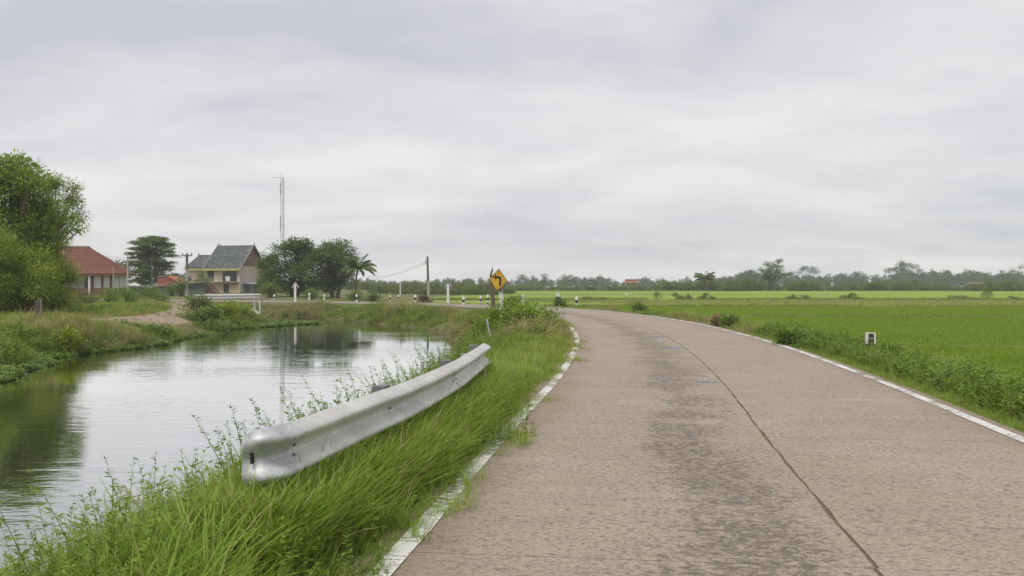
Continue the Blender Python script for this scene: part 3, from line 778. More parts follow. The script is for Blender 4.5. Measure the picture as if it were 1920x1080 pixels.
sp.make('roadside_plants', VERGE, 'low leafy plants and grass between the road and the paddies', 'plants')

# left bank of the canal
sp = Spread()
x, y = cand(80000, -48, -12, 20, 92, 3)
z, u, v, s, side, td, _o = terrain(x, y, True)
keep = (side > .5) & (s > -0.1) & (u < -3.2) & (rng.uniform(0, 1, len(x)) < np.where(td < 1.25, 0.05, 1.0) * np.where(s < 4.5, 1.0, 0.62))
x, y, z, s, td = [a[keep] for a in (x, y, z, s, td)]; n = len(x)
pn = fbm(x * 0.22, y * 0.22, 83); r_ = rng.uniform(0, 1, n)
ty = np.where(r_ < 0.55, pick(I_BANK, n, 3), pick(I_LONG, n, 4))
ty = np.where((pn > 0.57) & (r_ < 0.45) & (s < 5), pick(I_DRY, n, 2), ty)
ty = np.where((s < 1.3) & (r_ > 0.35), pick(I_LOW, n, 3), ty)
ty = np.where((pn < 0.45) & (r_ > 0.6), pick(I_COV, n, 3), ty)
sp.add(x, y, z - 0.02, rng.uniform(0.5, 1.15, n) * np.where(td < 2.2, 0.55, 1.0) * np.where(s > 6, 0.8, 0.6 + 0.85 * sstep(0.35, 0.7, fbm(x * 0.45, y * 0.45, 84))), ty, 0.25)
sp.make('left_bank_grass', VERGE, 'green and straw coloured grass on the left bank of the canal', 'grass')

# floating plants along the left bank
HY = [weed_mesh('floating_plant_%d' % i, M_HYA, 9, 0.05, 0.16, 0.10, 90, 0.12, 240 + i, 0.75) for i in range(3)]
sp = Spread()
x, y = cand(42000, -26, -10, 20, 80, 3)
s, side = water_sd(x, y)
wid = 0.25 + 1.3 * sstep(0.42, 0.7, fbm(x * 0 + 1, y * 0.16, 85)) + 2.6 * np.exp(-((y - 60.0) / 2.2) ** 2)
keep = (side > .5) & (s < 0.25) & (s > -wid)
x, y = x[keep], y[keep]; n = len(x)
sp.add(x, y, np.full(n, WATER_Z - 0.015), rng.uniform(0.6, 1.1, n), rng.integers(0, 3, n), 0.1)
sp.make('floating_plants', HY, 'mat of green floating plants along the left edge of the canal', 'water plants')

# young rice in the near paddies, scrub on the bunds
RI = [blade_mesh('rice_%d' % i, M_RICE, 28, 0.16, 0.16, 0.30, 0.014, 0.5, 0.35, 2, 260 + i) for i in range(3)]
sp = Spread()
x, y = cand(150000, -6, 52, 10, 86, 2)
z, u, v, s, side, td, outer = terrain(x, y, True)
keep = (u > 6.3 + 0.8 * (fbm(v * 0.4, v * 0, 87) - 0.5)) & (x > -6) & (rng.uniform(0, 1, len(x)) < np.where(y < 45, 1.0, 0.6))
yy = y + (fbm(x * 0.08, x * 0, 9) - 0.5) * 1.5 + 0.03 * (x - 20)
for yb, h, w in BUNDS[:3]: keep &= np.abs(y + (fbm(x * 0.08, x * 0 + yb, 9) - 0.5) * 1.5 + 0.03 * (x - 20) - yb) > w * 0.8
x, y, z = x[keep], y[keep], z[keep]; n = len(x)
sp.add(x, y, z - 0.03, rng.uniform(0.6, 0.95, n) * (0.8 + 0.35 * fbm(x * 0.4, y * 0.4, 89)), rng.integers(0, 3, n), 0.08)
sp.make('rice_crop', RI, 'even bright green young rice in the near paddy fields', 'rice')
sp = Spread()
for yb, h, w in BUNDS[:4]:
    nn = {30.5: 700, 58: 2600, 85: 3600, 121: 5200}[yb]
    x = rng.uniform(-10, 75, nn); x = x[(np.abs(x) < 0.56 * yb + 3)]
    y = yb - (fbm(x * 0.08, x * 0 + yb, 9) - 0.5) * 1.5 - 0.03 * (x - 20) + rng.normal(0, w * 0.7, len(x))
    z, u, v, s, side, td, outer = terrain(x, y, True)
    k = (u > 6.5) & (fbm(x * 0.16, x * 0 + yb, 88) > {30.5: 0.52, 58: 0.42, 85: 0.3, 121: 0.2}[yb]); x, y, z = x[k], y[k], z[k]; n = len(x)
    r_ = rng.uniform(0, 1, n)
    ty = np.where(r_ < 0.6, pick(I_BANK, n, 3), np.where(r_ < 0.85, pick(I_LOW, n, 3), pick(I_DRY, n, 2)))
    sp.add(x, y, z - 0.03, rng.uniform(0.5, 1.0, n) * {30.5: 0.6, 58: 0.65, 85: 0.7, 121: 0.9}[yb], ty, 0.2)
# the fallow strip of pale grass between the fields
x = rng.uniform(0, 75, 22000); y = rng.uniform(85, 121, 22000); k = np.abs(x) < 0.56 * y; x, y = x[k], y[k]
z, u, v, s, side, td, outer = terrain(x, y, True)
k = (u > 6.5) & (fbm(x * 0.05, y * 0.22, 51) > 0.52); x, y, z = x[k], y[k], z[k]; n = len(x)
sp.add(x, y, z - 0.03, rng.uniform(0.5, 0.9, n), np.where(rng.uniform(0, 1, n) < 0.32, pick(I_DRY, n, 2), pick(I_LONG, n, 4)), 0.2)
sp.make('bund_grass', VERGE, 'scruffy grass on the low banks between the paddy fields', 'grass')

# ---------------------------------------------------------------- trees, palms, bushes
def leaf_obj(name, V, Q, va, mat, parent):
    return link_mesh(name, np_mesh(name, V, Q, {'var': va, 'var2': va * 0}), mat, parent)
def tree(name, label, cat, pos, lobes, dens, m, sig, leaf, mat, trunk_h, trunk_r, seed, group=None, lw=0.45, flat=0.6, droop=0.3, shell=0.55, bark=None, low=-0.6, twigs=3, trunks=1):
    r = np.random.default_rng(seed)
    t = empty(name, pos, 0, label, cat, group)
    C, O = lobes_clusters(r, lobes, dens, shell, low)
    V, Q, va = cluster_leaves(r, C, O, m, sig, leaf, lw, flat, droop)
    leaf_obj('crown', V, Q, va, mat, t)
    tb = MB()
    for k in range(trunks):
        ox = 0 if trunks == 1 else (k - (trunks - 1) / 2) * trunk_r * 3.0
        top = Vector((ox * 2 + r.normal(0, trunk_r), r.normal(0, trunk_r), trunk_h))
        tb.tube([(ox, 0, -0.3), (ox, 0, 0.05), (ox * 1.2 + top.x * 0.3, top.y * 0.3, trunk_h * 0.5), top], [trunk_r * 1.5, trunk_r * 1.2, trunk_r * 0.95, trunk_r * 0.75], 9)
        for i, (x, y, z, a, b, c) in enumerate(lobes):
            if trunks > 1 and i % trunks != k: continue
            e = Vector((x, y, z)); mid = top.lerp(e, 0.5) + Vector((r.normal(0, 0.1 * a), r.normal(0, 0.1 * b), 0.12 * c))
            tb.tube([top - Vector((0, 0, 0.15 * trunk_h)), mid, e], [trunk_r * 0.6, trunk_r * 0.42, trunk_r * 0.24], 6)
            for _ in range(twigs):
                d = Vector(r.normal(0, 1, 3)); d.z = abs(d.z) * 0.7; d.normalize()
                q = e + Vector((d.x * a, d.y * b, d.z * c)) * 0.85
                tb.tube([mid.lerp(e, 0.6), e.lerp(q, 0.45) + Vector((0, 0, 0.06 * c)), q], [trunk_r * 0.26, trunk_r * 0.17, trunk_r * 0.06], 5)
    tb.build('trunk', bark or M_BARK, t, smooth=True)
    return t
def bush(name, label, pos, lobes, dens, m, sig, leaf, mat, seed, cat='bush', group=None, lw=0.45, flat=0.8, droop=0.0, shell=0.25):
    r = np.random.default_rng(seed)
    t = empty(name, pos, 0, label, cat, group)
    C, O = lobes_clusters(r, lobes, dens, shell, -0.25)
    k = C[:, 2] > 0.02; C, O = C[k], O[k]
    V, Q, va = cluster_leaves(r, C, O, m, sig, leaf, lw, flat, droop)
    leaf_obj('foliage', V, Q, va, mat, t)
    sb = MB()
    for c in C[:: max(1, len(C) // 26)]:
        sb.tube([(c[0] * 0.25, c[1] * 0.25, -0.1), (c[0] * 0.6, c[1] * 0.6, c[2] * 0.55), tuple(c)], [0.022, 0.014, 0.005], 5)
    sb.build('stems', M_BROWNW, t)
    return t
def rlobes(r, n, w, dp, z0, z1, rad0, rad1, squash=0.8):
    """random lobes filling a rounded crown outline"""
    out = []
    for i in range(n):
        tz = (i + r.uniform(0, 1)) / n; z = z0 + (z1 - z0) * tz
        k = math.sqrt(max(0.05, 1 - (2 * tz - 0.9) ** 2 * 0.85)); a = r.uniform(0, 6.28); q = math.sqrt(r.uniform(0.05, 1))
        rr = r.uniform(rad0, rad1)
        out.append((math.cos(a) * w * k * q, math.sin(a) * dp * k * q, z, rr, rr, rr * squash))
    return out
def gz_at(x, y): return float(terrain([x], [y])[0])
def on_ground(x, y, dz=0.0): return (x, y, gz_at(x, y) + dz)

# the big broadleaf tree at the left edge
def T(px, d): return PX(px, d)
rr = np.random.default_rng(5)
d = 50; bx = T(12, d)
lob = []
for (px, py, r_) in [(-45, 325, 1.3), (8, 312, 0.7), (40, 318, 0.55), (62, 335, 0.5), (74, 352, 0.45), (-5, 345, 1.0), (35, 355, 0.8), (-70, 380, 1.6), (-15, 385, 1.2), (40, 392, 0.95), (80, 385, 0.6), (15, 425, 1.1), (70, 425, 0.9), (100, 420, 0.5), (-30, 440, 1.4), (52, 458, 0.9), (95, 452, 0.55), (-90, 450, 1.6), (22, 478, 1.1), (80, 480, 0.7)]:
    lob.append((T(px, d) - bx, rr.uniform(-1.2, 1.2), PZ(py, d), r_, r_, r_ * 0.85))
tree('broadleaf_tree', 'big dense broadleaf tree at the left edge, tallest on the bank', 'tree', on_ground(bx, d), lob, 10, 48, 0.29, 0.24, M_MANGO, 2.4, 0.26, 301, lw=0.4, flat=0.42, droop=0.15, low=-0.6, shell=0.5)
d = 55; bx = T(92, d)
lob = []
for (px, py, r_) in [(92, 345, 0.6), (112, 343, 0.45), (128, 350, 0.4), (100, 362, 0.7), (134, 370, 0.4), (120, 380, 0.55), (100, 395, 0.7), (132, 398, 0.35), (142, 408, 0.28), (150, 416, 0.22), (147, 430, 0.22), (138, 424, 0.25), (84, 415, 0.9), (122, 418, 0.3), (116, 438, 0.2), (126, 443, 0.18), (118, 462, 0.15)]:
    lob.append((T(px, d) - bx, rr.uniform(-0.8, 0.8), PZ(py, d), r_, r_, r_ * 0.8))
tree('feathery_tree', 'fine leaved tree with drooping sprays beside the tall broadleaf tree', 'tree', on_ground(bx, d), lob, 22, 40, 0.20, 0.15, M_FEATHER, 3.0, 0.10, 302, lw=0.34, flat=0.7, droop=0.5, shell=0.3, twigs=1)
for (px, d, w, h, lbl, sd_) in [(-22, 46, 1.8, 5.0, 'tall pale green thicket in front of the broadleaf tree at the left edge', 311),
                                (48, 47, 1.5, 3.3, 'rounded thicket behind the short wooden post', 312),
                                (92, 50, 1.35, 2.9, 'arching light green thicket beside the red roofed house', 313),
                                (18, 48.5, 1.8, 4.2, 'dark hollow thicket between the two pale thickets on the left', 314)]:
    r = np.random.default_rng(sd_)
    bush('thicket', lbl, on_ground(T(px, d), d), rlobes(r, 34, w * 1.0, w * 0.8, 0.35, h - 0.25, 0.22, 0.72, 0.9), 13, 36, 0.22, 0.18, M_FEATHER if sd_ != 314 else M_BUSH, sd_, group='thickets under the big tree', lw=0.26, droop=0.5)

# layered almond tree behind the wires
d = 150; bx = T(282, d); lob = []
r = np.random.default_rng(330)
for lv, (py, hw) in enumerate([(450, 18), (456, 32), (463, 40), (472, 42), (481, 38), (490, 42), (499, 47), (508, 50), (518, 46), (528, 36)]):
    for k in range(7 if lv > 0 else 4):
        a = 6.283 * (k + r.uniform(0, 0.7)) / 7; q = r.uniform(0.25, 1.02) * hw / FOC * d
        rx = r.uniform(0.8, 1.5)
        lob.append((math.cos(a) * q + (282 - 278) * 0, math.sin(a) * q, PZ(py + r.uniform(-5, 5), d), rx, rx, r.uniform(0.16, 0.32)))
tree('almond_tree', 'dark layered tree with flat tiers between the two village houses', 'tree', (bx, d, 0), lob, 10, 30, 0.26, 0.22, M_TREED, 6.5, 0.2, 331, flat=0.25, droop=0.0, shell=0.3, twigs=0)
# the two big round trees right of the village house
for (cpx, d, pxs, lbl, sd_) in [
    (552, 122, [(552, 462, 1.2), (575, 462, 1.0), (530, 474, 1.2), (560, 480, 1.5), (515, 495, 1.4), (590, 490, 1.2), (540, 505, 1.7), (500, 515, 1.2), (575, 515, 1.5), (495, 532, 1.0), (520, 535, 1.5), (550, 540, 1.4), (582, 540, 1.3)], 'left of the two big round trees by the village house', 341),
    (628, 124, [(612, 468, 1.2), (640, 466, 1.2), (600, 485, 1.2), (628, 484, 1.6), (652, 486, 1.0), (605, 505, 1.5), (640, 508, 1.5), (657, 510, 0.8), (596, 528, 1.3), (622, 530, 1.4), (648, 530, 1.1), (612, 545, 1.0)], 'right of the two big round trees, next to the coconut palm', 342)]:
    r = np.random.default_rng(sd_); bx = T(cpx, d)
    lob = [(T(px, d) - bx, r.uniform(-2.5, 2.5), PZ(py, d), q, q, q * 0.82) for px, py, q in pxs]
    tree('round_tree', lbl, 'tree', (bx, d, 0), lob, 6.0, 44, 0.40, 0.30, M_TREE, 1.9, 0.22, sd_, group='big round trees by the village house', flat=0.45, droop=0.1, shell=0.4, trunks=2, low=-0.5)
d = 128; r = np.random.default_rng(343)
tree('slender_tree', 'small pointed tree top showing between the gable and the round trees', 'tree', (T(494, d), d, 0), [(0.0, 0, PZ(482, d), 0.35, 0.35, 0.7), (0.05, 0, PZ(500, d), 0.7, 0.7, 0.8), (0, 0, PZ(520, d), 0.9, 0.9, 0.9), (0, 0, PZ(538, d), 0.8, 0.8, 0.9)], 9, 26, 0.25, 0.22, M_TREE, 2.6, 0.09, 344)
# the shrub climbing in front of the house
d = 140; r = np.random.default_rng(345)
tree('courtyard_tree', 'small conical tree growing in front of the two storey house', 'tree', (T(378, d), d, 0), [(0, 0, PZ(512, d), 0.45, 0.45, 0.6), (0.1, 0, PZ(523, d), 0.8, 0.8, 0.7), (-0.2, 0, PZ(533, d), 1.2, 1.0, 0.7), (0.9, 0, PZ(526, d), 0.6, 0.5, 0.4), (-1.0, 0, PZ(541, d), 0.9, 0.8, 0.6)], 9, 26, 0.24, 0.22, M_BUSH, 1.2, 0.08, 346)

def frond_mesh(r, L, rise, sag, leaflet, n=26, wl=1.0):
    V = []; Q = []; off = 0; va = []
    t = np.linspace(0, 1, 9)
    e0 = math.atan(rise); ee = e0 - (0.55 + 1.5 * sag) * t ** 1.4
    P = np.stack([np.concatenate([[0], np.cumsum(np.cos(ee[:-1]))]), 0 * t, np.concatenate([[0], np.cumsum(np.sin(ee[:-1]))])], 1) * (L / 8)
    w = 0.05 * (1.1 - t)[:, None]
    for ax in (np.array([0, 1, 0]), np.array([0, 0, 1])):
        V.append(np.stack([P - w * ax, P + w * ax], 1).reshape(-1, 3)); i = np.arange(8)
        Q.append(np.stack([2 * i, 2 * i + 1, 2 * i + 3, 2 * i + 2], 1) + off); off += 18; va.append(np.full(18, 0.7))
    tl = np.linspace(0.12, 1.0, n)
    for sgn in (-1, 1):
        C = np.stack([np.interp(tl, t, P[:, j]) for j in range(3)], 1)
        ln = leaflet * (0.55 + 0.9 * np.sin(np.pi * np.clip(tl, 0, .97)) ) * r.uniform(0.8, 1.1, n)
        D = np.stack([np.cos(np.interp(tl, t, ee)) * 0.8, np.full(n, sgn * 0.75), np.sin(np.interp(tl, t, ee)) * 0.8 - 0.55 - 0.4 * r.uniform(0, 1, n)], 1)
        VV, QQ = quads_leaf(C, D, np.tile(np.array([[0, 0.3 * sgn, 1.0]]), (n, 1)), ln, np.full(n, 0.075 * L * wl)); V.append(VV); Q.append(QQ + off); off += len(VV); va.append(np.repeat(r.uniform(0.1, 0.9, n), 4))
    V = np.concatenate(V); va = np.concatenate(va)
    me = np_mesh('frond', V, np.concatenate(Q), {'var': va, 'var2': va * 0}); me.materials.append(M_PALM); return me
def palm(label, pos, path, tr, fronds, L, leaflet, seed, nl=26, wl=1.0):
    r = np.random.default_rng(seed)
    t = empty('palm_tree', pos, 0, label, 'palm')
    tb = MB(); n = len(path); tb.tube(path, [tr * (1.35 if i == 0 else 1.1 - 0.3 * i / n) for i in range(n)], 9); tb.build('trunk', M_BARK, t, smooth=True)
    top = Vector(path[-1])
    for (az, rise, sag, k) in fronds:
        o = link_mesh('frond', frond_mesh(r, L * k, rise, sag, leaflet * k, nl, wl), None, t, top)
        o.rotation_euler = (r.normal(0, 0.1), 0, az)
    return t
d = 118; bx = T(664, d); tx = T(671, d) - bx; zt = PZ(500, d)
palm('leaning coconut palm with drooping fronds beside the round trees', (bx, d, -0.1), [(0, 0, -0.2), (tx * 0.25, 0, zt * 0.3), (tx * 0.6, 0, zt * 0.65), (tx, 0, zt)], 0.11,
     [(0.05, 0.75, 0.55, 1.0), (-0.15, 0.35, 0.55, 1.05), (0.25, 0.1, 0.55, 1.0), (0.6, 1.3, 0.4, 0.85), (1.5, 4.0, 0.05, 0.95), (0.3, 3.0, 0.15, 0.9), (2.9, 3.2, 0.12, 0.9), (3.5, 1.6, 0.3, 0.9), (2.4, 1.5, 0.3, 0.9), (3.0, 0.9, 0.5, 0.95), (3.3, 0.4, 0.7, 0.9), (3.6, 0.1, 0.8, 0.8), (-1.2, 0.8, 0.7, 0.9), (-1.9, 1.6, 0.4, 0.9), (-0.9, 0.0, 0.8, 0.8), (4.3, 0.2, 0.9, 0.8), (1.0, 0.5, 0.7, 0.9)], 2.3, 0.5, 351, 34, 0.9)
d = 262; zt = PZ(522, d)
palm('dark spreading palm standing in the hedgerow beyond the paddies', (T(1322, d), d, -0.5), [(0, 0, -0.3), (0.05, 0, zt * 0.5), (0.1, 0, zt + 0.4)], 0.30,
     [(a, b, c, k) for a, b, c, k in [(0, 0.25, 0.6, 1), (0.4, 0.9, 0.5, 1), (0.9, 1.3, 0.35, 1), (1.4, 1.8, 0.2, 1), (2.0, 1.3, 0.4, 1), (2.6, 0.8, 0.5, 1), (3.1, 0.3, 0.6, 1), (3.3, 1.0, 0.5, 1.05), (3.5, 0.0, 0.6, 0.95), (-0.3, -0.1, 0.6, 0.95), (-0.6, 0.6, 0.6, 1), (-1.3, 1.2, 0.5, 1), (-1.9, 1.0, 0.6, 1), (4.2, 0.5, 0.7, 1), (0.2, 1.5, 0.3, 1.0), (2.9, 1.4, 0.4, 1.0)]], 3.3, 0.8, 352, 30, 1.3)
d = 560; zt = PZ(512, d)
palm('tall palm rising in front of the far wood on the right', (T(1826, d), d, -0.5), [(0, 0, -0.3), (0.1, 0, zt * 0.5), (0.2, 0, zt)], 0.35,
     [(a, b, c, 1) for a, b, c in [(0, 0.3, 0.6), (0.5, 1.0, 0.5), (1.2, 1.7, 0.3), (2.0, 1.5, 0.4), (2.7, 0.9, 0.5), (3.2, 0.3, 0.6), (3.6, 0.0, 0.7), (-0.5, 0.0, 0.7), (-1.2, 1.0, 0.5), (-2.0, 1.2, 0.5)]], 4.2, 1.3, 353, 24, 2.0)
d = 180; zt = PZ(496, d)
palm('small palm top behind the eave of the red roofed house', (T(221, d), d, 0), [(0, 0, -0.3), (0.05, 0, zt * 0.5), (0.0, 0, zt)], 0.13,
     [(a, b, c, 1) for a, b, c in [(0, 0.4, 0.6), (0.6, 1.1, 0.5), (1.4, 1.7, 0.3), (2.2, 1.4, 0.4), (2.9, 0.7, 0.5), (3.4, 0.2, 0.6), (-0.5, 0.1, 0.7), (-1.4, 1.0, 0.5), (4.2, 0.6, 0.6)]], 1.7, 0.45, 354, 24, 1.3)

# trees that stand out of the far wood
def standout(label, px, d, pxs, sd_, leaf=0.55, m=22, dens=1.6, mat=None, tr=0.3, th=None, sig=0.55, trunks=1, twigs=2):
    r = np.random.default_rng(sd_); bx = T(px, d)
    lob = [(T(a, d) - bx, r.uniform(-2, 2), PZ(b, d) + 0.5, w / FOC * d, w / FOC * d, h / FOC * d) for a, b, w, h in pxs]
    zl = min(l[2] for l in lob)
    tree('field_tree', label, 'tree', (bx, d, -0.5), lob, dens, m, sig, leaf, mat or M_WOOD, th or max(1.0, zl * 0.6), tr, sd_, shell=0.35, twigs=twigs, trunks=trunks, flat=0.5)
standout('tall open crowned tree in the hedgerow right of the dark palm', 1450, 268, [(1462, 489, 7, 4), (1440, 496, 8, 5), (1455, 499, 8, 5), (1448, 508, 11, 6), (1467, 507, 6, 4), (1436, 511, 8, 5), (1458, 517, 12, 6), (1440, 521, 10, 6), (1474, 514, 7, 3), (1483, 512, 5, 2.5), (1430, 506, 5, 3)], 401, 0.38, 30, 3.6, M_TREE, 0.28, 2.5, 0.36, 1, 3)
standout('flat topped umbrella tree above the far wood', 1515, 600, [(1504, 505, 6, 3), (1512, 502, 6, 3), (1522, 504, 7, 3), (1530, 508, 5, 3), (1500, 510, 4, 2.5), (1518, 509, 6, 2.5), (1528, 513, 5, 2)], 402, 0.8, 22, 0.9, tr=0.35, th=4.0, sig=0.8)
standout('tallest tree of the far wood with ragged twin tops', 1695, 610, [(1686, 494, 5, 5), (1698, 499, 8, 6), (1711, 500, 6, 5), (1682, 507, 9, 6), (1700, 510, 12, 7), (1722, 508, 5, 4), (1668, 508, 6, 4), (1690, 520, 14, 8), (1715, 520, 12, 7)], 403, 0.9, 22, 0.9, sig=0.9)
standout('small round headed tree on the skyline at the right edge', 1911, 620, [(1911, 501, 4, 5), (1900, 508, 6, 4), (1910, 516, 9, 6), (1895, 518, 8, 6), (1917, 522, 9, 6)], 404, 0.8, 20, 0.9, sig=0.8)
standout('dark rounded tree in the wood at the right edge', 1888, 560, [(1884, 515, 8, 7), (1892, 521, 9, 7), (1880, 524, 9, 7)], 405, 0.8, 24, 1.0, sig=0.8)
standout('dome shaped tree in the far wood behind the open crowned tree', 1408, 560, [(1405, 513, 12, 6), (1392, 520, 12, 7), (1418, 520, 12, 7), (1408, 526, 20, 7)], 406, 0.8, 26, 1.0, sig=0.8)
standout('feathery conifer like tree just right of the red roofed pavilion', 1205, 600, [(1207, 524, 6, 4), (1200, 528, 6, 5), (1212, 529, 6, 5), (1206, 534, 9, 6)], 407, 0.8, 22, 1.0, sig=0.8)
standout('round tree on the skyline right behind the yellow road sign', 977, 600, [(978, 520, 7, 5), (986, 524, 5, 4), (970, 527, 6, 4), (978, 531, 10, 6)], 408, 0.8, 22, 1.0, sig=0.8)
standout('small pointed tree on the skyline left of the white topped stone', 1000, 610, [(1000, 519, 3, 4), (1001, 525, 5, 4), (1000, 532, 7, 5)], 409, 0.8, 20, 1.2, sig=0.7)
standout('taller pointed tree on the skyline above the white topped stone', 1022, 610, [(1021, 518, 4, 5), (1024, 525, 7, 5), (1020, 532, 9, 6)], 410, 0.8, 20, 1.2, sig=0.7)
standout('open branched tree on the far skyline behind the bend', 1070, 600, [(1057, 520, 6, 4), (1072, 519, 6, 4), (1065, 526, 8, 5), (1080, 524, 6, 4), (1062, 532, 10, 5)], 411, 0.8, 20, 1.0, sig=0.7)
standout('bushy tree in the far wood left of the tallest tree', 1600, 600, [(1610, 513, 8, 5), (1600, 519, 8, 5), (1618, 518, 7, 5), (1606, 526, 14, 6)], 412, 0.8, 22, 1.0, sig=0.8)
standout('small tree on the skyline between the umbrella tree and the bushy tree', 1582, 600, [(1582, 515, 4, 3), (1582, 521, 6, 4), (1580, 528, 8, 5)], 413, 0.8, 20, 1.0, sig=0.8)

# the far wood: one mass of crowns
def crown_src(name, sd_, kind):
    r = np.random.default_rng(sd_)
    if kind == 0: lob = rlobes(r, 10, 0.75, 0.75, 0.35, 0.85, 0.28, 0.42)
    elif kind == 1: lob = rlobes(r, 10, 0.5, 0.5, 0.3, 1.0, 0.2, 0.34)
    else: lob = [(r.uniform(-.15, .15), r.uniform(-.15, .15), 0.2 + 0.8 * k / 7, 0.40 - 0.042 * k, 0.40 - 0.042 * k, 0.2) for k in range(8)]
    C, O = lobes_clusters(r, lob, 24, 0.5, -0.5)
    V, Q, va = cluster_leaves(r, C, O, 16, 0.075, 0.10, 0.6, 0.6, 0.2)
    # trunk to the ground
    me = np_mesh(name, V, Q, {'var': va, 'var2': va * 0}); me.materials.append(M_WOOD); return me
WSRC = [crown_src('wood_crown_%d' % i, 420 + i, k) for i, k in enumerate((0, 0, 0, 1, 1, 2))]
sp = Spread()
def skyline(px):  # row of the wood's top edge along the picture
    return np.interp(px, [-200, 640, 690, 720, 790, 860, 950, 1010, 1060, 1130, 1170, 1230, 1290, 1350, 1420, 1500, 1560, 1640, 1700, 1780, 1850, 1920, 2150],
                     [528, 524, 521, 526, 525, 520, 523, 522, 521, 517, 526, 521, 520, 516, 510, 515, 514, 513, 508, 508, 511, 512, 510])
for dd, cnt, fr in ((690, 260, 1.0), (640, 230, 0.94), (590, 220, 0.80), (540, 170, 0.62)):
    px = rng.uniform(-150, 2080, cnt); n = cnt
    d = dd + rng.uniform(-25, 25, n); top = (CH + 0.5 + (HZ - skyline(px)) / FOC * d) * fr * rng.uniform(0.72, 1.08, n)
    k = ~((px < 480) & (dd < 600)); px, d, top = px[k], d[k], top[k]; n = len(px)
    wide = np.maximum(top * rng.uniform(0.8, 1.25, n), 4.0) * 0.72
    sp.add((px - 960) / FOC * d, d, np.full(n, -0.6), wide, np.minimum(rng.integers(0, 9, n), 5) * 1, 0.04, top / 1.15 / wide)
sp.make('far_wood', WSRC, 'continuous hazy line of woodland along the horizon', 'woodland')
# hedgerow at the end of the paddies
def hedge_src(name, sd_, tall):
    r = np.random.default_rng(sd_)
    lob = rlobes(r, 9, 0.8, 0.6, 0.2, 0.8 * tall, 0.25, 0.42)
    C, O = lobes_clusters(r, lob, 16, 0.4, -0.4)
    V, Q, va = cluster_leaves(r, C, O, 18, 0.10, 0.13, 0.4, 0.8, 0.0)
    me = np_mesh(name, V, Q, {'var': va, 'var2': va * 0}); me.materials.append(M_HEDGE); return me
HSRC = [hedge_src('hedge_clump_%d' % i, 440 + i, t) for i, t in enumerate((1, 1, 1.2, 1.5))]
sp = Spread()
for cnt, dlo, dhi, z0 in ((420, 262, 275, 1.0), (260, 276, 330, 1.15)):
    px = rng.uniform(650, 2080, cnt); d = rng.uniform(dlo, dhi, cnt)
    hpx = np.interp(px, [650, 760, 860, 1000, 1060, 1150, 1230, 1300, 1380, 1500, 1570, 1650, 1720, 1790, 1860, 1960], [535, 533, 536, 537, 536, 537, 535, 533, 529, 531, 534, 527, 530, 540, 530, 529])
    top = np.maximum(0.9, CH + 0.5 - (hpx - HZ) / FOC * d) * rng.uniform(0.6, 1.1, cnt) * z0 * (0.55 + 0.85 * fbm(px * 0.02, px * 0, 91))
    wide = rng.uniform(1.3, 2.6, cnt)
    sp.add((px - 960) / FOC * d, d, np.full(cnt, -0.6), wide, rng.integers(0, 4, cnt), 0.06, top / wide)
# scrub islands along the bund with shrubs and behind the bend
for (px, d, h, w) in [(1100, 118, 0.7, 1.3), (1115, 118, 0.55, 1.2), (1132, 119, 0.5, 1.0), (1232, 118, 1.0, 0.9), (1273, 118, 1.0, 1.3), (1290, 119, 0.9, 1.0), (1320, 118, 1.0, 1.2), (1333, 118, 0.8, 1.0), (1488, 121, 0.8, 1.6), (1505, 121, 0.6, 1.4), (1590, 121, 0.9, 1.6), (1610, 121, 0.5, 1.2), (1790, 121, 0.8, 1.4), (1815, 121, 0.7, 1.4), (1851, 121, 1.5, 1.3), (1895, 121, 0.6, 1.6)]:
    sp.add(np.array([T(px, d)]), np.array([float(d)]), np.array([-0.5]), np.array([w * 0.8]), rng.integers(0, 4, 1), 0.1, np.array([h / w]))
n = 130
px = rng.uniform(690, 960, n); d = rng.uniform(180, 215, n)
sp.add((px - 960) / FOC * d, d, np.full(n, -0.6), rng.uniform(1.0, 1.8, n), rng.integers(0, 4, n), 0.08, rng.uniform(0.7, 1.2, n))
sp.make('hedgerow', HSRC, 'dark scrubby hedgerow at the far side of the paddies', 'hedge')

# bushes one can point at
B = np.random.default_rng(500)
def bush_at(name, label, px, d, w, h, mat, leaf, sd_, dp=None, n=9, dens=16, m=30, sig=0.16, lw=0.42, dz=0.0, **kw):
    r = np.random.default_rng(sd_); x = T(px, d)
    rad = min(w, h) * 0.38
    return bush(name, label, on_ground(x, d, dz), rlobes(r, n, w * 0.62, (dp or w * 0.6) * 0.62, h * 0.22, h * 0.82, rad * 0.75, rad * 1.15), dens, m, sig, leaf, mat, sd_, lw=lw, **kw)
bush_at('bush', 'bright green leafy bush at the foot of the yellow sign', 965, 33.0, 1.7, 0.88, M_BRIGHT, 0.15, 511, n=14, dens=22)
bush_at('bush', 'dark leafy bush behind the dark blue bag', 990, 31.5, 1.1, 0.6, M_COVER, 0.14, 512, n=10, dens=22)
bush_at('bush', 'small bright bush left of the sign, against the water', 908, 32.5, 1.15, 0.75, M_BRIGHT, 0.13, 513, n=12, dens=22)
bush_at('bush', 'low spreading bush where the verge narrows beside the road', 1026, 33.5, 0.75, 0.6, M_BUSH, 0.10, 514, n=8, dens=22)
bush_at('bush', 'large dark bush on the left bank by the dirt track', 388, 51, 1.6, 1.0, M_BUSH, 0.13, 521, n=20, dens=18, dz=-0.15)
bush_at('bush', 'lowest dark bush on the left bank, hanging towards the water', 402, 48.5, 1.5, 0.85, M_BUSH, 0.13, 526, n=16, dens=18, dz=-0.3)
bush_at('bush', 'upright dark bush at the junction of the dirt track', 368, 56, 1.0, 0.85, M_BUSH, 0.13, 522, n=9, dens=18)
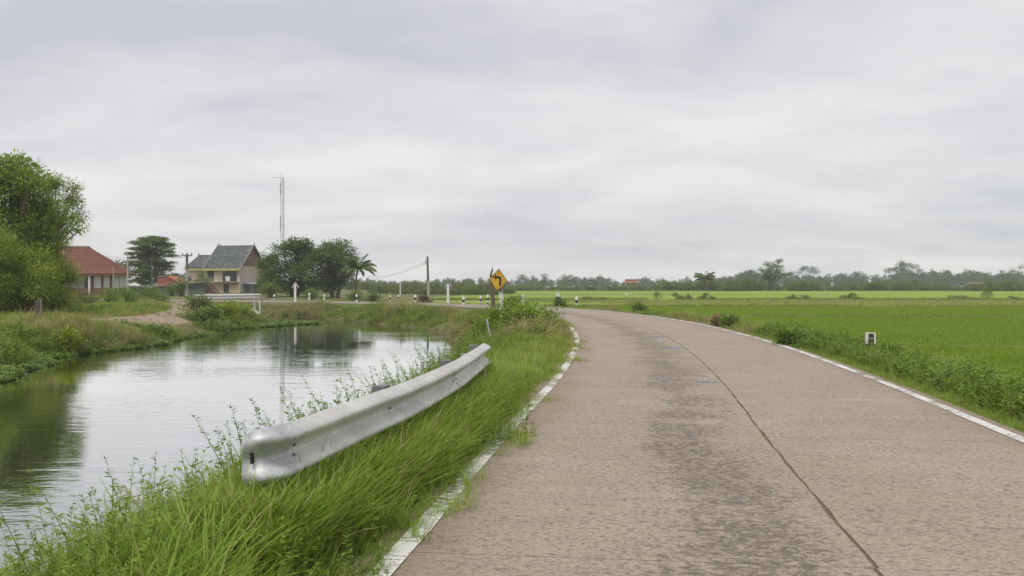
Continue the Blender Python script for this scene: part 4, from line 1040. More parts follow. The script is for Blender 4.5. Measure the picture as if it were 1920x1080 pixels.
bush_at('bush', 'yellow green bush beside the large dark bush', 428, 55, 0.95, 1.0, M_YELLOW, 0.11, 523, n=10, dens=18, dz=-0.1)
bush_at('bush', 'spreading bush low over the water at the canal point', 452, 57, 1.3, 0.5, M_BRIGHT, 0.11, 524, n=10, dens=16)
bush_at('bush', 'bright yellow green sapling on the left bank', 125, 33.5, 0.55, 0.75, M_YELLOW, 0.15, 525, n=6, dens=18, m=18)
for px, d, w, h, lbl, sd_ in [(272, 76, 2.2, 1.5, 'broad bush in front of the grey fence', 531), (205, 72, 2.0, 1.2, 'low bush below the white panelled veranda', 532), (300, 79, 1.3, 1.2, 'bush at the right end beside the dirt track', 533), (240, 70, 1.6, 1.1, 'pale weedy bush left of the broad bush', 534), (160, 66, 1.8, 0.9, 'low weedy bush next to the thickets', 535)]:
    bush_at('bush', lbl, px, d, w, h, M_BUSH if sd_ % 2 else M_BRIGHT, 0.13, sd_, n=10, dens=9, m=30, sig=0.2)
for px, d, w, h, lbl, sd_ in [(340, 118, 1.5, 2.0, 'leafy bush between the fence and the utility pole', 536), (322, 121, 1.2, 1.3, 'low bush in front of the small red shed', 537), (668, 112, 1.8, 1.1, 'bushy growth at the foot of the coconut palm', 538), (700, 110, 1.5, 0.9, 'low bush just right of the coconut palm', 539), (505, 112, 1.4, 1.5, 'bush below the left round tree beside the lean-to', 540), (583, 112, 1.5, 1.1, 'bush between the trunks of the round trees', 541)]:
    bush_at('bush', lbl, px, d, w, h, M_BUSH, 0.2, sd_, n=9, dens=8, m=26, sig=0.24)
bush_at('bush', 'dark leafy clump at the foot of the white stone post', 1652, 19.3, 0.40, 0.22, M_COVER, 0.10, 551, n=8, dens=40, sig=0.1)
bush_at('bush', 'dark clump on the paddy verge left of the stone post', 1475, 24.5, 0.4, 0.36, M_COVER, 0.10, 552, n=7, dens=34, sig=0.1)
bush_at('bush', 'brown withered clump beside the white edge line', 1345, 36, 0.26, 0.34, M_DRY, 0.11, 553, n=6, dens=30, sig=0.1)
bush_at('bush', 'dark green clump next to the withered brown clump', 1372, 34.5, 0.4, 0.3, M_BUSH, 0.10, 554, n=7, dens=26, sig=0.12)
bush_at('bush', 'green bush at the outside of the bend by the striped post', 1197, 55, 0.9, 0.7, M_BUSH, 0.12, 555, n=8, dens=16)
bush_at('bush', 'bush among the guide posts at the outside of the bend', 1052, 72, 0.9, 0.9, M_BUSH, 0.14, 556, n=8, dens=14)
bush_at('bush', 'thin weedy bush on the paddy edge behind the sign', 962, 82, 1.2, 1.0, M_BUSH, 0.14, 557, n=8, dens=8)
bush_at('bush', 'heap of dry brown brushwood beside the far guide posts', 796, 96, 0.8, 0.8, M_BROWNW, 0.2, 558, n=7, dens=10)

# ---------------------------------------------------------------- near guardrail
def galv_mat(name, c1, c2, sc=6.0, rough=0.42, metal=0.75):
    g = NG(name)
    v = g.n('ShaderNodeTexCoord').outputs['Object']
    f = g.noise(g.mapping(v, (1, 1, 1)), sc, 6, 0.65); f2 = g.noise(v, sc * 6, 4, 0.6); f3 = g.noise(g.mapping(v, (1, 1, 0.15)), sc * 1.6, 4, 0.6)
    col = g.mixc(g.ramp(f, [(0.35, 0.0), (0.68, 1.0)]), c1, c2)
    col = g.mixc(g.math('MULTIPLY', g.ramp(f3, [(0.5, 0.0), (0.72, 1.0)]), 0.4), col, (0.36, 0.315, 0.26))
    ro = g.math('ADD', rough, g.math('MULTIPLY', f2, 0.2))
    return g.fin(g.principled(col, ro, metal, g.bump(f2, 0.12, 0.004), 0.5))
M_GALV = galv_mat('galvanised', (0.50, 0.495, 0.475), (0.68, 0.675, 0.655), 2.5, 0.45, 0.35)
M_GALV_END = galv_mat('galvanised_end', (0.36, 0.375, 0.385), (0.62, 0.635, 0.64), 9.0, 0.42, 0.5)
M_STEEL = surf('dark_steel', (0.16, 0.17, 0.18), (0.26, 0.27, 0.28), 6, 0.5, 0.6)
# W profile: (out from the post, height) measured from the middle of the beam
WP_ = [(0.000, -0.156), (0.012, -0.150), (0.055, -0.128), (0.078, -0.112), (0.083, -0.097), (0.078, -0.080), (0.050, -0.052), (0.010, -0.024), (0.002, 0.0),
       (0.010, 0.024), (0.050, 0.052), (0.078, 0.080), (0.083, 0.097), (0.078, 0.112), (0.055, 0.128), (0.012, 0.150), (0.000, 0.156)]
def beam(name, path, z, mat, parent, lean=-0.04, off=0.0, thick=0.004, amp=None, hs=None, outside=1):
    """sweep the W profile along a plan path; outside=+1: ridges face the right of the travel direction"""
    P = np.array(path, float); T_ = np.gradient(P, axis=0); T_ /= np.linalg.norm(T_, axis=1)[:, None]
    N_ = np.stack([T_[:, 1], -T_[:, 0]], 1) * outside
    zz = np.broadcast_to(z, (len(P),)); amp = np.ones(len(P)) if amp is None else amp; hs = np.ones(len(P)) if hs is None else hs
    V = []; n = len(WP_)
    for i in range(len(P)):
        for lay in (0, 1):
            for (o, h) in WP_:
                oo = (o * 1.22 * amp[i] + off - (thick if lay else 0)) - lean * h * hs[i]
                V.append((P[i, 0] + N_[i, 0] * oo, P[i, 1] + N_[i, 1] * oo, zz[i] + h * hs[i]))
    F = []; w = 2 * n
    for i in range(len(P) - 1):
        for k in range(n - 1):
            a = i * w + k; b = (i + 1) * w + k
            F.append((a, b, b + 1, a + 1)); F.append((a + n, a + n + 1, b + n + 1, b + n))
        for k in (0, n - 1):
            a = i * w + k; b = (i + 1) * w + k
            F.append((a, a + n, b + n, b))
    for i in (0, len(P) - 1):
        for k in range(n - 1):
            a = i * w + k; F.append((a, a + 1, a + n + 1, a + n))
    me = np_mesh(name, V, F); o = link_mesh(name, me, mat, parent); me.shade_smooth(); me.set_sharp_from_angle(angle=R(50)); return o
RAIL, RLS = resample([(-1.33, 5.36), (-1.30, 5.5), (-1.02, 7.12), (-0.87, 7.95), (-0.61, 10.1), (-0.39, 13.2)], 0.12)
RZ = 0.555
gr = empty('guardrail', (0, 0, 0), 0, 'weathered galvanised guardrail in the grass beside the near canal bank', 'guardrail')
def rail_seg(a, b): return [p for p, s in zip(RAIL, RLS) if a <= s <= b]
beam('rail_beam', rail_seg(0.2, 4.95), RZ, M_GALV, gr)
beam('rail_beam', rail_seg(4.65, 99), RZ, M_GALV, gr, off=0.006)
# flared end piece: flattens and curls back towards the water
tp = [(-1.285, 5.60), (-1.31, 5.49), (-1.328, 5.43), (-1.35, 5.39), (-1.38, 5.365), (-1.41, 5.355), (-1.44, 5.352), (-1.465, 5.356)]
end = beam('rail_end', tp[::-1], np.array([0.535, 0.54, 0.545, 0.55, 0.555, 0.555, 0.555, 0.555]), M_GALV_END, gr, off=0.009, amp=np.array([0.15, 0.3, 0.45, 0.62, 0.8, 0.92, 1.0, 1.0]), hs=np.array([0.78, 0.93, 1.02, 1.06, 1.06, 1.05, 1.03, 1.03]))
sl_ = MB(); sl_.box(-1.412, -1.402, 5.30, 5.36, 0.53, 0.59); sl_.build('slot', surf('slot_dark', (0.01, 0.01, 0.01), (0.02, 0.02, 0.02)), gr)
for s_ in (2.25, 4.8, 7.3):
    p = np.array([np.interp(s_, RLS, RAIL[:, j]) for j in range(2)]); q = np.array([np.interp(s_ + 0.1, RLS, RAIL[:, j]) for j in range(2)]); t_ = (q - p) / np.linalg.norm(q - p); nn = np.array([-t_[1], t_[0]])
    c = p + nn * 0.16; pb = MB(); zb = gz_at(c[0], c[1])
    pb.tube([(c[0], c[1], zb - 0.5), (c[0], c[1], RZ + 0.06)], 0.057, 14); pst = pb.build('post', M_GALV_END, gr, smooth=True)
    bb = MB(); c2 = p + nn * 0.06
    ax = Vector((t_[0], t_[1], 0)); ay = Vector((nn[0], nn[1], 0)); cc = Vector((c2[0], c2[1], 0))
    bb.hexa([tuple(cc + ax * sx * 0.075 + ay * sy * 0.05 + Vector((0, 0, RZ + h))) for h in (-0.15, 0.17) for sx, sy in ((-1, -1), (1, -1), (1, 1), (-1, 1))])
    bb.build('spacer_block', M_STEEL, gr)
for s_, hs_ in ((0.34, (0.03, -0.03, 0.1, -0.1)), (4.72, (0.03, -0.03, 0.1, -0.1)), (4.88, (0.03, -0.03, 0.1, -0.1)), (2.25, (0.0,)), (7.3, (0.0,))):
    p = np.array([np.interp(s_, RLS, RAIL[:, j]) for j in range(2)]); q = np.array([np.interp(s_ + 0.1, RLS, RAIL[:, j]) for j in range(2)]); t_ = (q - p) / np.linalg.norm(q - p); nn = np.array([t_[1], -t_[0]])
    for h in hs_:
        o_ = np.interp(h, [a[1] for a in WP_], [a[0] for a in WP_]) + 0.04 * h + 0.008
        c = p + nn * o_; e = p + nn * (o_ + 0.012)
        bm_ = MB(); bm_.tube([(c[0], c[1], RZ + h), (e[0], e[1], RZ + h)], [0.011, 0.008], 8); bm_.build('bolt', M_STEEL, gr)

# guardrail at the junction, far away, and the sunken piece below it
M_GALV_FAR = galv_mat('pale_rail', (0.66, 0.665, 0.68), (0.76, 0.76, 0.77), 1.2, 0.45, 0.1)
fg = empty('guardrail', (0, 0, 0), 0, 'pale guardrail across the end of the canal below the two storey house', 'guardrail')
d1, d2 = 71.0, 73.0
pts, _s = resample([(T(362, 69.5), 69.5), (T(400, 70), 70.0), (T(474, 72.5), 72.5), (T(482, 73.4), 73.4), (T(491, 75.0), 75.0)], 0.4)
za = np.interp(np.arange(len(pts)), [0, len(pts) * 0.8, len(pts) - 1], [0.60, 0.60, 0.36])
beam('rail_beam', pts, za, M_GALV_FAR, fg, off=0.0, hs=np.full(len(pts), 1.12))
for f_ in (0.1, 0.45, 0.68, 0.92):
    p = pts[int(f_ * (len(pts) - 1))]; MB().tube([(p[0] - 0.02, p[1] + 0.15, gz_at(p[0], p[1]) - 0.6), (p[0] - 0.02, p[1] + 0.15, 0.6 - 0.2 * (f_ > .9))], 0.06, 10).build('post', M_GALV_FAR, fg, smooth=True)
sk = empty('guardrail', (0, 0, 0), 0, 'pale metal rail piece slumped at the waterline below the far guardrail', 'guardrail')
pts, _s = resample([(T(436, 68), 68.0), (T(455, 69), 69.0), (T(474, 70.0), 70.0), (T(480, 69.6), 69.6), (T(484, 69.0), 69.0)], 0.25)
za = np.interp(np.arange(len(pts)), [0, len(pts) * 0.62, len(pts) - 1], [-0.42, -0.46, -0.76])
beam('rail_beam', pts, za, M_GALV_FAR, sk, hs=np.full(len(pts), 1.1), lean=0.5)
hw = MB()
for i in range(0, len(pts) - 1, 1):
    a, b = pts[i], pts[i + 1]
    hw.add([(a[0], a[1] + .06, -1.2), (b[0], b[1] + .06, -1.2), (b[0], b[1] + .06, za[i + 1] - .1), (a[0], a[1] + .06, za[i] - .1), (a[0], a[1] + .3, -1.2), (b[0], b[1] + .3, -1.2), (b[0], b[1] + .3, za[i + 1] - .1), (a[0], a[1] + .3, za[i] - .1)],
           [(0, 1, 2, 3), (7, 6, 5, 4), (3, 2, 6, 7)])
hw.build('footing', surf('footing_concrete', (0.30, 0.27, 0.24), (0.42, 0.39, 0.36), 3), sk)

# ---------------------------------------------------------------- the road sign
M_WHITEP = surf('white_painted_post', (0.62, 0.61, 0.585), (0.74, 0.73, 0.71), 5, 0.8, 0, 0.3, 0.01, (1, 1, 0.4), 8, 0.3, 0.55)
def chip_mat():
    g = NG('chipped_white_post'); v = g.n('ShaderNodeTexCoord').outputs['Object']
    f = g.noise(g.mapping(v, (9, 9, 3.2)), 1.0, 6, 0.68)
    col = g.mixc(g.ramp(f, [(0.53, 0.0), (0.60, 1.0)]), (0.70, 0.685, 0.66), (0.24, 0.21, 0.185))
    return g.fin(g.principled(col, 0.8, 0, g.bump(f, 0.3, 0.01), 0.3))
M_CHIP = chip_mat()
def sign_yellow():
    g = NG('sign_yellow'); v = g.n('ShaderNodeTexCoord').outputs['Object']
    f = g.noise(v, 4.0, 5, 0.6); col = g.mixc(g.ramp(f, [(0.35, 0.0), (0.7, 1.0)]), (0.56, 0.325, 0.022), (0.66, 0.42, 0.05))
    sx = g.n('ShaderNodeSeparateXYZ'); g.L.new(v, sx.inputs[0])
    pale = g.ramp(g.math('MULTIPLY', g.math('ADD', sx.outputs[0], g.math('MULTIPLY', f, 0.16)), -1.0), [(0.22, 0.0), (0.36, 0.75)])
    col = g.mixc(pale, col, (0.66, 0.52, 0.30))
    return g.fin(g.principled(col, 0.5, 0, None, 0.4))
M_BLACK = surf('sign_black', (0.012, 0.012, 0.013), (0.03, 0.03, 0.03), 6, 0.6)
d = 36.0
sg = empty('road_sign', on_ground(T(940, d), d, -0.05), 0, 'yellow diamond left bend sign on a chipped white post', 'road sign')
sx0 = sg.location.x; sz0 = sg.location.z
pt = Vector((T(937.5, d) - sx0, 0, PZ(520, d) - sz0)); pb = Vector((T(945, d) - sx0, 0, -0.6))
MB().hexa([(pb.x - 0.095, -0.08, pb.z), (pb.x + 0.095, -0.08, pb.z), (pb.x + 0.095, 0.08, pb.z), (pb.x - 0.095, 0.08, pb.z),
           (pt.x - 0.07, -0.06, pt.z), (pt.x + 0.07, -0.06, pt.z), (pt.x + 0.07, 0.06, pt.z), (pt.x - 0.07, 0.06, pt.z)]).build('post', M_CHIP, sg)
# plate: local xz plane, facing -y
plate = empty('plate_frame', (T(934, d) - sx0, -0.12, PZ(525, d) - sz0)); 
bpy.data.objects.remove(plate)
PC = Vector((T(934, d) - sx0, -0.13, PZ(525, d) - sz0)); YAW = R(-33); ROLL = R(5)
def bend(x): return 0.10 * max(0.0, (-x - 0.18)) ** 1.0 * 1.2      # the left corner is bent back
def plate_mesh(name, polys, y):
    """flat pieces on the sign face, subdivided so they follow the bend"""
    mb = MB()
    for poly in polys: mb.add([(x, y + bend(x), z) for x, z in poly], [tuple(range(len(poly)))])
    return mb
def diamond(h, n=10):
    rows = []
    for i in range(n):       # vertical strips, so the bend can show
        x0 = -h + 2 * h * i / n; x1 = -h + 2 * h * (i + 1) / n
        z0 = h - abs(x0); z1 = h - abs(x1)
        rows.append([(x0, -z0), (x1, -z1), (x1, z1), (x0, z0)] if z0 > 1e-6 and z1 > 1e-6 else ([(x0, 0), (x1, -z1), (x1, z1)] if z0 <= 1e-6 else [(x0, -z0), (x1, 0), (x0, z0)]))
    return rows
def sign_part(name, mb, mat):
    o = mb.build(name, mat, sg); o.location = PC; o.rotation_euler = (0, ROLL, YAW); return o
Hd = 0.415
back = MB()
for poly in diamond(Hd):
    n_ = len(poly); back.add([(x, bend(x), z) for x, z in poly] + [(x, 0.012 + bend(x), z) for x, z in poly], [tuple(range(n_)), tuple(range(2 * n_ - 1, n_ - 1, -1))] + [(i, i + n_, (i + 1) % n_ + n_, (i + 1) % n_) for i in range(n_)])
sign_part('sign_plate', back, sign_yellow())
rim = MB()
for i in range(16):
    for q in range(4):
        a, b = i / 16, (i + 1) / 16
        cs = [(Hd, 0), (0, Hd), (-Hd, 0), (0, -Hd)]; p0 = cs[q]; p1 = cs[(q + 1) % 4]
        def L_(t, k): return ((p0[0] + (p1[0] - p0[0]) * t) * k, (p0[1] + (p1[1] - p0[1]) * t) * k)
        pts_ = [L_(a, 0.975), L_(b, 0.975), L_(b, 0.925), L_(a, 0.925)]
        rim.add([(x, -0.003 + bend(x), z) for x, z in pts_], [(0, 1, 2, 3)])
sign_part('border', rim, M_BLACK)
A = MB(); w = 0.042
def aq(poly): A.add([(x, -0.004 + bend(x), z) for x, z in poly], [tuple(range(len(poly)))])
aq([(0.10 - w, -0.20), (0.10 + w, -0.20), (0.10 + w, 0.03), (0.10 - w, 0.03)])
arc = [(math.cos(t) , math.sin(t)) for t in np.linspace(0, math.pi / 2, 6)]
for (c0, s0), (c1, s1) in zip(arc[:-1], arc[1:]):
    aq([(0.03 + (0.07 - w) * c0, 0.03 + (0.07 - w) * s0), (0.03 + (0.07 + w) * c0, 0.03 + (0.07 + w) * s0), (0.03 + (0.07 + w) * c1, 0.03 + (0.07 + w) * s1), (0.03 + (0.07 - w) * c1, 0.03 + (0.07 - w) * s1)])
aq([(-0.10, 0.10 - w), (0.03, 0.10 - w), (0.03, 0.10 + w), (-0.10, 0.10 + w)])
aq([(-0.29, 0.10), (-0.10, -0.01), (-0.10, 0.21)])
sign_part('arrow', A, M_BLACK)
for zz_ in (0.33, -0.33):
    bo = MB(); bo.tube([(0, -0.002, zz_), (0, -0.018, zz_)], [0.016, 0.012], 10); sign_part('bolt', bo, M_STEEL)
# dead tree stump behind the sign
d = 44; st = empty('dead_trunk', on_ground(T(924, d), d), 0, 'bare brown dead trunk standing just behind the yellow sign', 'dead tree')
zt = PZ(503, d)
MB().tube([(0.06, 0, -0.3), (0.05, 0, 0.1), (0.0, 0, 0.9), (-0.06, 0, 1.6), (-0.09, 0, zt - 0.35), (-0.02, 0, zt - 0.05)], [0.15, 0.12, 0.085, 0.075, 0.055, 0.02], 10).build('trunk', M_BROWNW, st, smooth=True)
MB().tube([(-0.09, 0, zt - 0.6), (-0.22, 0.03, zt - 0.5)], [0.03, 0.012], 6).build('branch', M_BROWNW, st)
MB().tube([(-0.08, 0, zt - 0.4), (0.0, 0.02, zt - 0.1), (-0.01, 0, zt + 0.15)], [0.03, 0.014, 0.005], 6).build('branch', M_BROWNW, st)
# leaning thin grey stake and the bag in the bush
d = 23.5; lp = empty('stake', on_ground(T(928, d), d), 0, 'thin grey stake leaning left at the end of the guardrail', 'stake')
MB().tube([(0.02, 0, -0.25), (-0.2, 0.05, PZ(598, d) - lp.location.z)], [0.022, 0.020], 8).build('pole', M_GALV_END, lp, smooth=True)
d = 29.0; bg = empty('dark_bag', on_ground(T(962, d), d, 0.05), 0, 'dark blue plastic bag caught in the bush by the sign', 'bag')
bb = MB(); prof = [(0.02, 0.0), (0.12, 0.03), (0.16, 0.12), (0.17, 0.22), (0.15, 0.32), (0.19, 0.37)]
bb.lathe(prof, 11); 
rb = random.Random(4); bb.v = [(x * (1 + rb.uniform(-.14, .14)), y * (1 + rb.uniform(-.14, .14)), z + rb.uniform(-.015, .015)) for x, y, z in bb.v]
bb.build('bag_body', surf('bag_plastic', (0.03, 0.038, 0.05), (0.07, 0.08, 0.10), 5, 0.4), bg)
for sx in (-1, 1): MB().tube([(sx * 0.10, -0.1, 0.34), (sx * 0.08, -0.13, 0.44), (sx * 0.02, -0.11, 0.40)], [0.012, 0.010, 0.012], 6).build('handle', M_STEEL, bg)

# ---------------------------------------------------------------- guide posts and small signs on the bend
M_PW = surf('post_white', (0.66, 0.655, 0.64), (0.78, 0.775, 0.76), 6, 0.8, 0, 0.2)
M_PB = surf('post_black', (0.022, 0.022, 0.024), (0.05, 0.05, 0.05), 6, 0.8, 0, 0.2)
M_PY = surf('post_yellowed', (0.55, 0.48, 0.20), (0.66, 0.60, 0.40), 6, 0.8, 0, 0.2)
M_GREYC = surf('grey_concrete', (0.33, 0.32, 0.31), (0.46, 0.45, 0.43), 4, 0.9, 0, 0.3)
def guide_post(px, py_top, py_bot, label, style=0, lean=0.0, wpx=3.6):
    d = None
    for dd in np.arange(60, 125, 0.5):      # stand it where the ground meets that row
        x = PX(px, dd); g = gz_at(x, dd)
        if PZ(py_bot, dd) <= g + 0.02: d = dd; break
    if d is None: d = 100
    x = PX(px, d); z0 = gz_at(x, d); h = PZ(py_top, d) - z0; r = wpx / FOC * d / 2
    t = empty('guide_post', (x, d, z0), 0, label, 'guide post', 'striped guide posts round the bend')
    t.rotation_euler = (0, lean, 0)
    def ring(name, z0_, z1_, mat, top=False):
        mb = MB()
        if top: mb.lathe([(r, z0_), (r, z1_ - r * 0.7), (r * 0.8, z1_ - r * 0.3), (r * 0.35, z1_), (0.001, z1_)], 12)
        else: mb.lathe([(r, z0_), (r, z1_)], 12)
        mb.build(name, mat, t, smooth=True)
    if style == 0: bands = [(0.0, 0.16, M_PB), (0.16, 0.38, M_PW), (0.38, 0.66, M_PB), (0.66, 1.0, M_PW)]
    elif style == 1: bands = [(0.0, 0.30, M_PW), (0.30, 0.62, M_PB), (0.62, 1.0, M_PW)]
    elif style == 2: bands = [(0.0, 0.34, M_PY), (0.34, 0.62, M_PB), (0.62, 1.0, M_PY)]
    else: bands = [(0.0, 0.5, M_PW), (0.5, 0.6, M_PB), (0.6, 1.0, M_PW)]
    for i, (a, b, m_) in enumerate(bands): ring('band', -0.25 if i == 0 else a * h, b * h, m_, i == len(bands) - 1)
    return t
for a in [(514, 552, 564.5, 'small striped guide post under the left round tree, beside the lean-to', 0),
          (580, 549, 562, 'pale guide post half hidden under the left round tree', 3),
          (608, 552, 562, 'guide post half hidden under the right round tree', 3),
          (668.5, 551.5, 565.5, 'striped guide post at the foot of the coconut palm', 1),
          (709, 551.5, 565, 'striped guide post next right of the coconut palm', 0),
          (731.5, 553, 566.5, 'yellowed striped guide post left of the utility pole', 2),
          (746, 553, 565, 'dark bodied guide post beside the yellowed one', 0, 0.08),
          (778.5, 552.5, 566.5, 'stout striped guide post left of the utility pole foot', 1, 0, 4.6),
          (789.5, 552.5, 566, 'mostly white guide post beside the utility pole foot', 3),
          (869, 556, 571.5, 'striped guide post right of the round sign', 1, 0, 4.6),
          (900.5, 554.5, 571.5, 'striped guide post left of the dead trunk', 0, 0.03),
          (914.5, 552, 570, 'tall striped guide post touching the dead trunk', 0),
          (980.5, 552, 570.5, 'pale chipped guide post just right of the yellow sign', 3, 0, 4.6),
          (1081, 556, 574, 'striped guide post at the outside of the bend', 1, 0, 5.6)]:
    guide_post(*a)
def square_stone(px, d, zt, zb, w, label, dark):
    t = empty('marker_stone', on_ground(PX(px, d), d), 0, label, 'marker stone'); z0 = t.location.z
    t.rotation_euler = (0, R(1.5), R(-13))
    h = zt - z0; hb = zb - z0
    a, b = w * 0.5, w * 0.46
    MB().hexa([(-a, -a * .8, hb), (a, -a * .8, hb), (a, a * .8, hb), (-a, a * .8, hb), (-b, -b * .8, h), (b, -b * .8, h), (b, b * .8, h), (-b, b * .8, h)]).build('shaft', M_PW, t)
    MB().hexa([(-a * 1.03, -a * .85, -0.3), (a * 1.03, -a * .85, -0.3), (a * 1.03, a * .85, -0.3), (-a * 1.03, a * .85, -0.3), (-a * 1.01, -a * .82, hb), (a * 1.01, -a * .82, hb), (a * 1.01, a * .82, hb), (-a * 1.01, a * .82, hb)]).build('base', M_PB, t)
    if dark:
        p = MB(); p.hexa([(-a * 0.55, -a * .8 - .008, hb), (a * 0.66, -a * .8 - .008, hb), (a * 0.62, -a * .7, hb), (-a * 0.45, -a * .7, hb), (-b * 0.5, -b * .8 - .008, h - 0.01), (b * 0.62, -b * .8 - .008, h - 0.01), (b * 0.62, -b * .7, h - 0.01), (-b * 0.5, -b * .7, h - 0.01)])
        p.build('worn_panel', surf('worn_panel', (0.03, 0.028, 0.026), (0.10, 0.085, 0.06), 14, 0.8), t)
        zz_ = hb + (h - hb) * 0.46
        MB().box(-a * 0.36, a * 0.50, -a * .8 - .014, -a * .75, zz_, zz_ + 0.022).build('faded_mark', surf('faded_mark', (0.33, 0.32, 0.20), (0.42, 0.41, 0.30), 40, 0.8, 0, 0.1, 0.01, (1, 1, 1), 6, 0.45, 0.55), t)
    return t
d = 20.6
square_stone(1631, d, PZ(624, d), PZ(645, d), 0.205, 'white and black square marker stone on the right verge', True)
d = 72.0
square_stone(1045.5, d, PZ(549, d), PZ(556, d), 0.22, 'small square white topped stone at the outside of the bend', False)
d = 76; t = empty('round_stone', on_ground(PX(1055, d), d), 0, 'rounded white stone next to the square topped stone', 'marker stone')
MB().lathe([(0.09, -0.2), (0.10, 0.2), (0.095, PZ(557, d) - t.location.z - 0.1), (0.06, PZ(556, d) - t.location.z - 0.03), (0.001, PZ(555.5, d) - t.location.z)], 12).build('shaft', M_PW, t, smooth=True)
# round mirror on a post, seen from behind
d = 74.0; t = empty('traffic_mirror', on_ground(PX(840, d), d), 0, 'white post carrying a round traffic mirror seen from behind', 'traffic mirror'); z0 = t.location.z
zt = PZ(533, d) - z0
MB().box(-0.085, 0.085, -0.07, 0.07, 0.15, zt).build('post', M_PW, t)
MB().box(-0.10, 0.10, -0.085, 0.085, -0.3, 0.15).build('base', M_GREYC, t)
zc = PZ(539, d) - z0; MB().tube([(0, 0.10, zc), (0, 0.14, zc), (0, 0.17, zc)], [0.25, 0.25, 0.12], 22).build('mirror_disc', surf('mirror_back', (0.17, 0.18, 0.19), (0.24, 0.25, 0.26), 4, 0.7), t, smooth=True)
hp = MB()
for k in range(10):
    a0 = math.pi * (0.08 + 0.84 * k / 10); a1 = math.pi * (0.08 + 0.84 * (k + 1) / 10)
    pr = [(math.cos(a) * r_, y_, zc + math.sin(a) * r_) for y_ in (0.09, 0.22) for a, r_ in ((a0, 0.265), (a1, 0.265), (a1, 0.29), (a0, 0.29))]
    hp.hexa(pr)
hp.build('hood', M_PW, t)
# diamond sign seen from behind
d = 82.0; t = empty('road_sign', on_ground(PX(553.5, d), d), 0, 'back of a diamond sign on a white post under the left round tree', 'road sign'); z0 = t.location.z
zt = PZ(533, d) - z0
MB().box(-0.085, 0.085, -0.07, 0.07, 0.1, zt).build('post', M_PW, t)
MB().box(-0.10, 0.10, -0.085, 0.085, -0.3, 0.1).build('base', M_GREYC, t)
zc = PZ(539, d) - z0; hh = 0.40
o = MB().prism([(-hh * .68, zc), (0, zc - hh), (hh * .68, zc), (0, zc + hh)], 0.075, 0.09).build('sign_plate', surf('sign_back', (0.10, 0.11, 0.12), (0.17, 0.18, 0.19), 5, 0.6, 0.3), t)
fr = MB()
for sx in (-1, 1):
    fr.tube([(0, 0.07, zc + hh + .01), (sx * hh * .70, 0.07, zc)], 0.03, 6)
fr.build('rim', M_PW, t)
# short wooden post on the left bank
d = 42.5; t = empty('wooden_post', on_ground(PX(73, d), d), 0, 'short weathered wooden post in the grass on the left bank', 'post'); z0 = t.location.z
M_OLDW = surf('old_wood', (0.06, 0.054, 0.05), (0.14, 0.125, 0.11), 5, 0.9, 0, 0.5, 0.02, (1, 1, 0.2))
zt = PZ(564, d) - z0
MB().hexa([(-.11, -.07, -.3), (.06, -.07, -.3), (.06, .07, -.3), (-.11, .07, -.3), (-.11, -.07, zt), (.05, -.07, zt - .02), (.05, .07, zt - .01), (-.11, .07, zt + .01)]).build('plank', M_OLDW, t)
MB().hexa([(.063, -.05, -.3), (.13, -.05, -.3), (.13, .07, -.3), (.063, .07, -.3), (.055, -.05, zt + .08), (.11, -.05, zt + .13), (.11, .07, zt + .12), (.055, .07, zt + .09)]).build('plank', surf('pale_wood', (0.16, 0.135, 0.12), (0.27, 0.235, 0.21), 6, 0.9, 0, 0.4, 0.02, (1, 1, .2)), t)

# ---------------------------------------------------------------- utility poles, wires, mast
M_POLE = surf('pole_concrete', (0.34, 0.335, 0.33), (0.47, 0.46, 0.45), 3, 0.9, 0, 0.2, 0.02, (1, 1, .3))
M_POLED = surf('pole_dark', (0.10, 0.10, 0.10), (0.17, 0.165, 0.16), 3, 0.9)
M_WIRE = surf('wire', (0.10, 0.10, 0.105), (0.14, 0.14, 0.145), 1, 0.6)
def pole(px, py_top, d, label, r=0.12, lean=0.0, split=None, arm=None, mat=None, base=0.0):
    t = empty('utility_pole', (PX(px, d), d, base), 0, label, 'utility pole'); t.rotation_euler = (0, lean, 0)
    h = PZ(py_top, d) - base
    if split:
        MB().tube([(0, 0, -0.5), (0, 0, h * split)], [r * 1.2, r * 1.05], 9).build('lower_shaft', mat or M_POLE, t, smooth=True)
        MB().tube([(0, 0, h * split), (0, 0, h)], [r * 1.0, r * 0.8], 9).build('upper_shaft', M_POLED, t, smooth=True)
    else:
        MB().tube([(0, 0, -0.5), (0, 0, h)], [r * 1.15, r * 0.8], 9).build('shaft', mat or M_POLE, t, smooth=True)
    if arm:
        w, dz = arm
        c = MB().box(-w, w, -0.06, 0.06, h - dz - 0.07, h - dz + 0.07).build('crossarm', M_POLED, t)
        for sx in (-1, 1):
            MB().lathe([(0.05, 0), (0.09, 0.05), (0.05, 0.12), (0.08, 0.2), (0.02, 0.28)], 8, (sx * w * 0.95, 0, h - dz + 0.07)).build('insulator', M_POLED, t)
        for sx in (-1, 1): MB().tube([(sx * w * 0.5, -0.07, h - dz), (0, -0.13, h - dz - 0.75)], 0.03, 5).build('brace', M_POLED, t)
    return t
pole(350, 475, 125, 'utility pole with crossarm in front of the two storey house', 0.17, R(0.5), 0.62, (0.62, 0.28))
pole(239.5, 475, 112, 'tall pale concrete pole at the eave of the red roofed house', 0.11)
pole(284.5, 482, 132, 'thin grey pole in front of the dark layered tree', 0.09, 0, None, None, M_POLED)
pole(212.5, 500, 118, 'short pale pole in front of the white panelled veranda', 0.055)
pole(120, 455, 88, 'thin pole half hidden by the thickets at the left', 0.055)
pu = pole(803.5, 481, 104, 'leaning utility pole beyond the far guide posts', 0.13, R(-1.4), 0.45, None, None, -0.3)
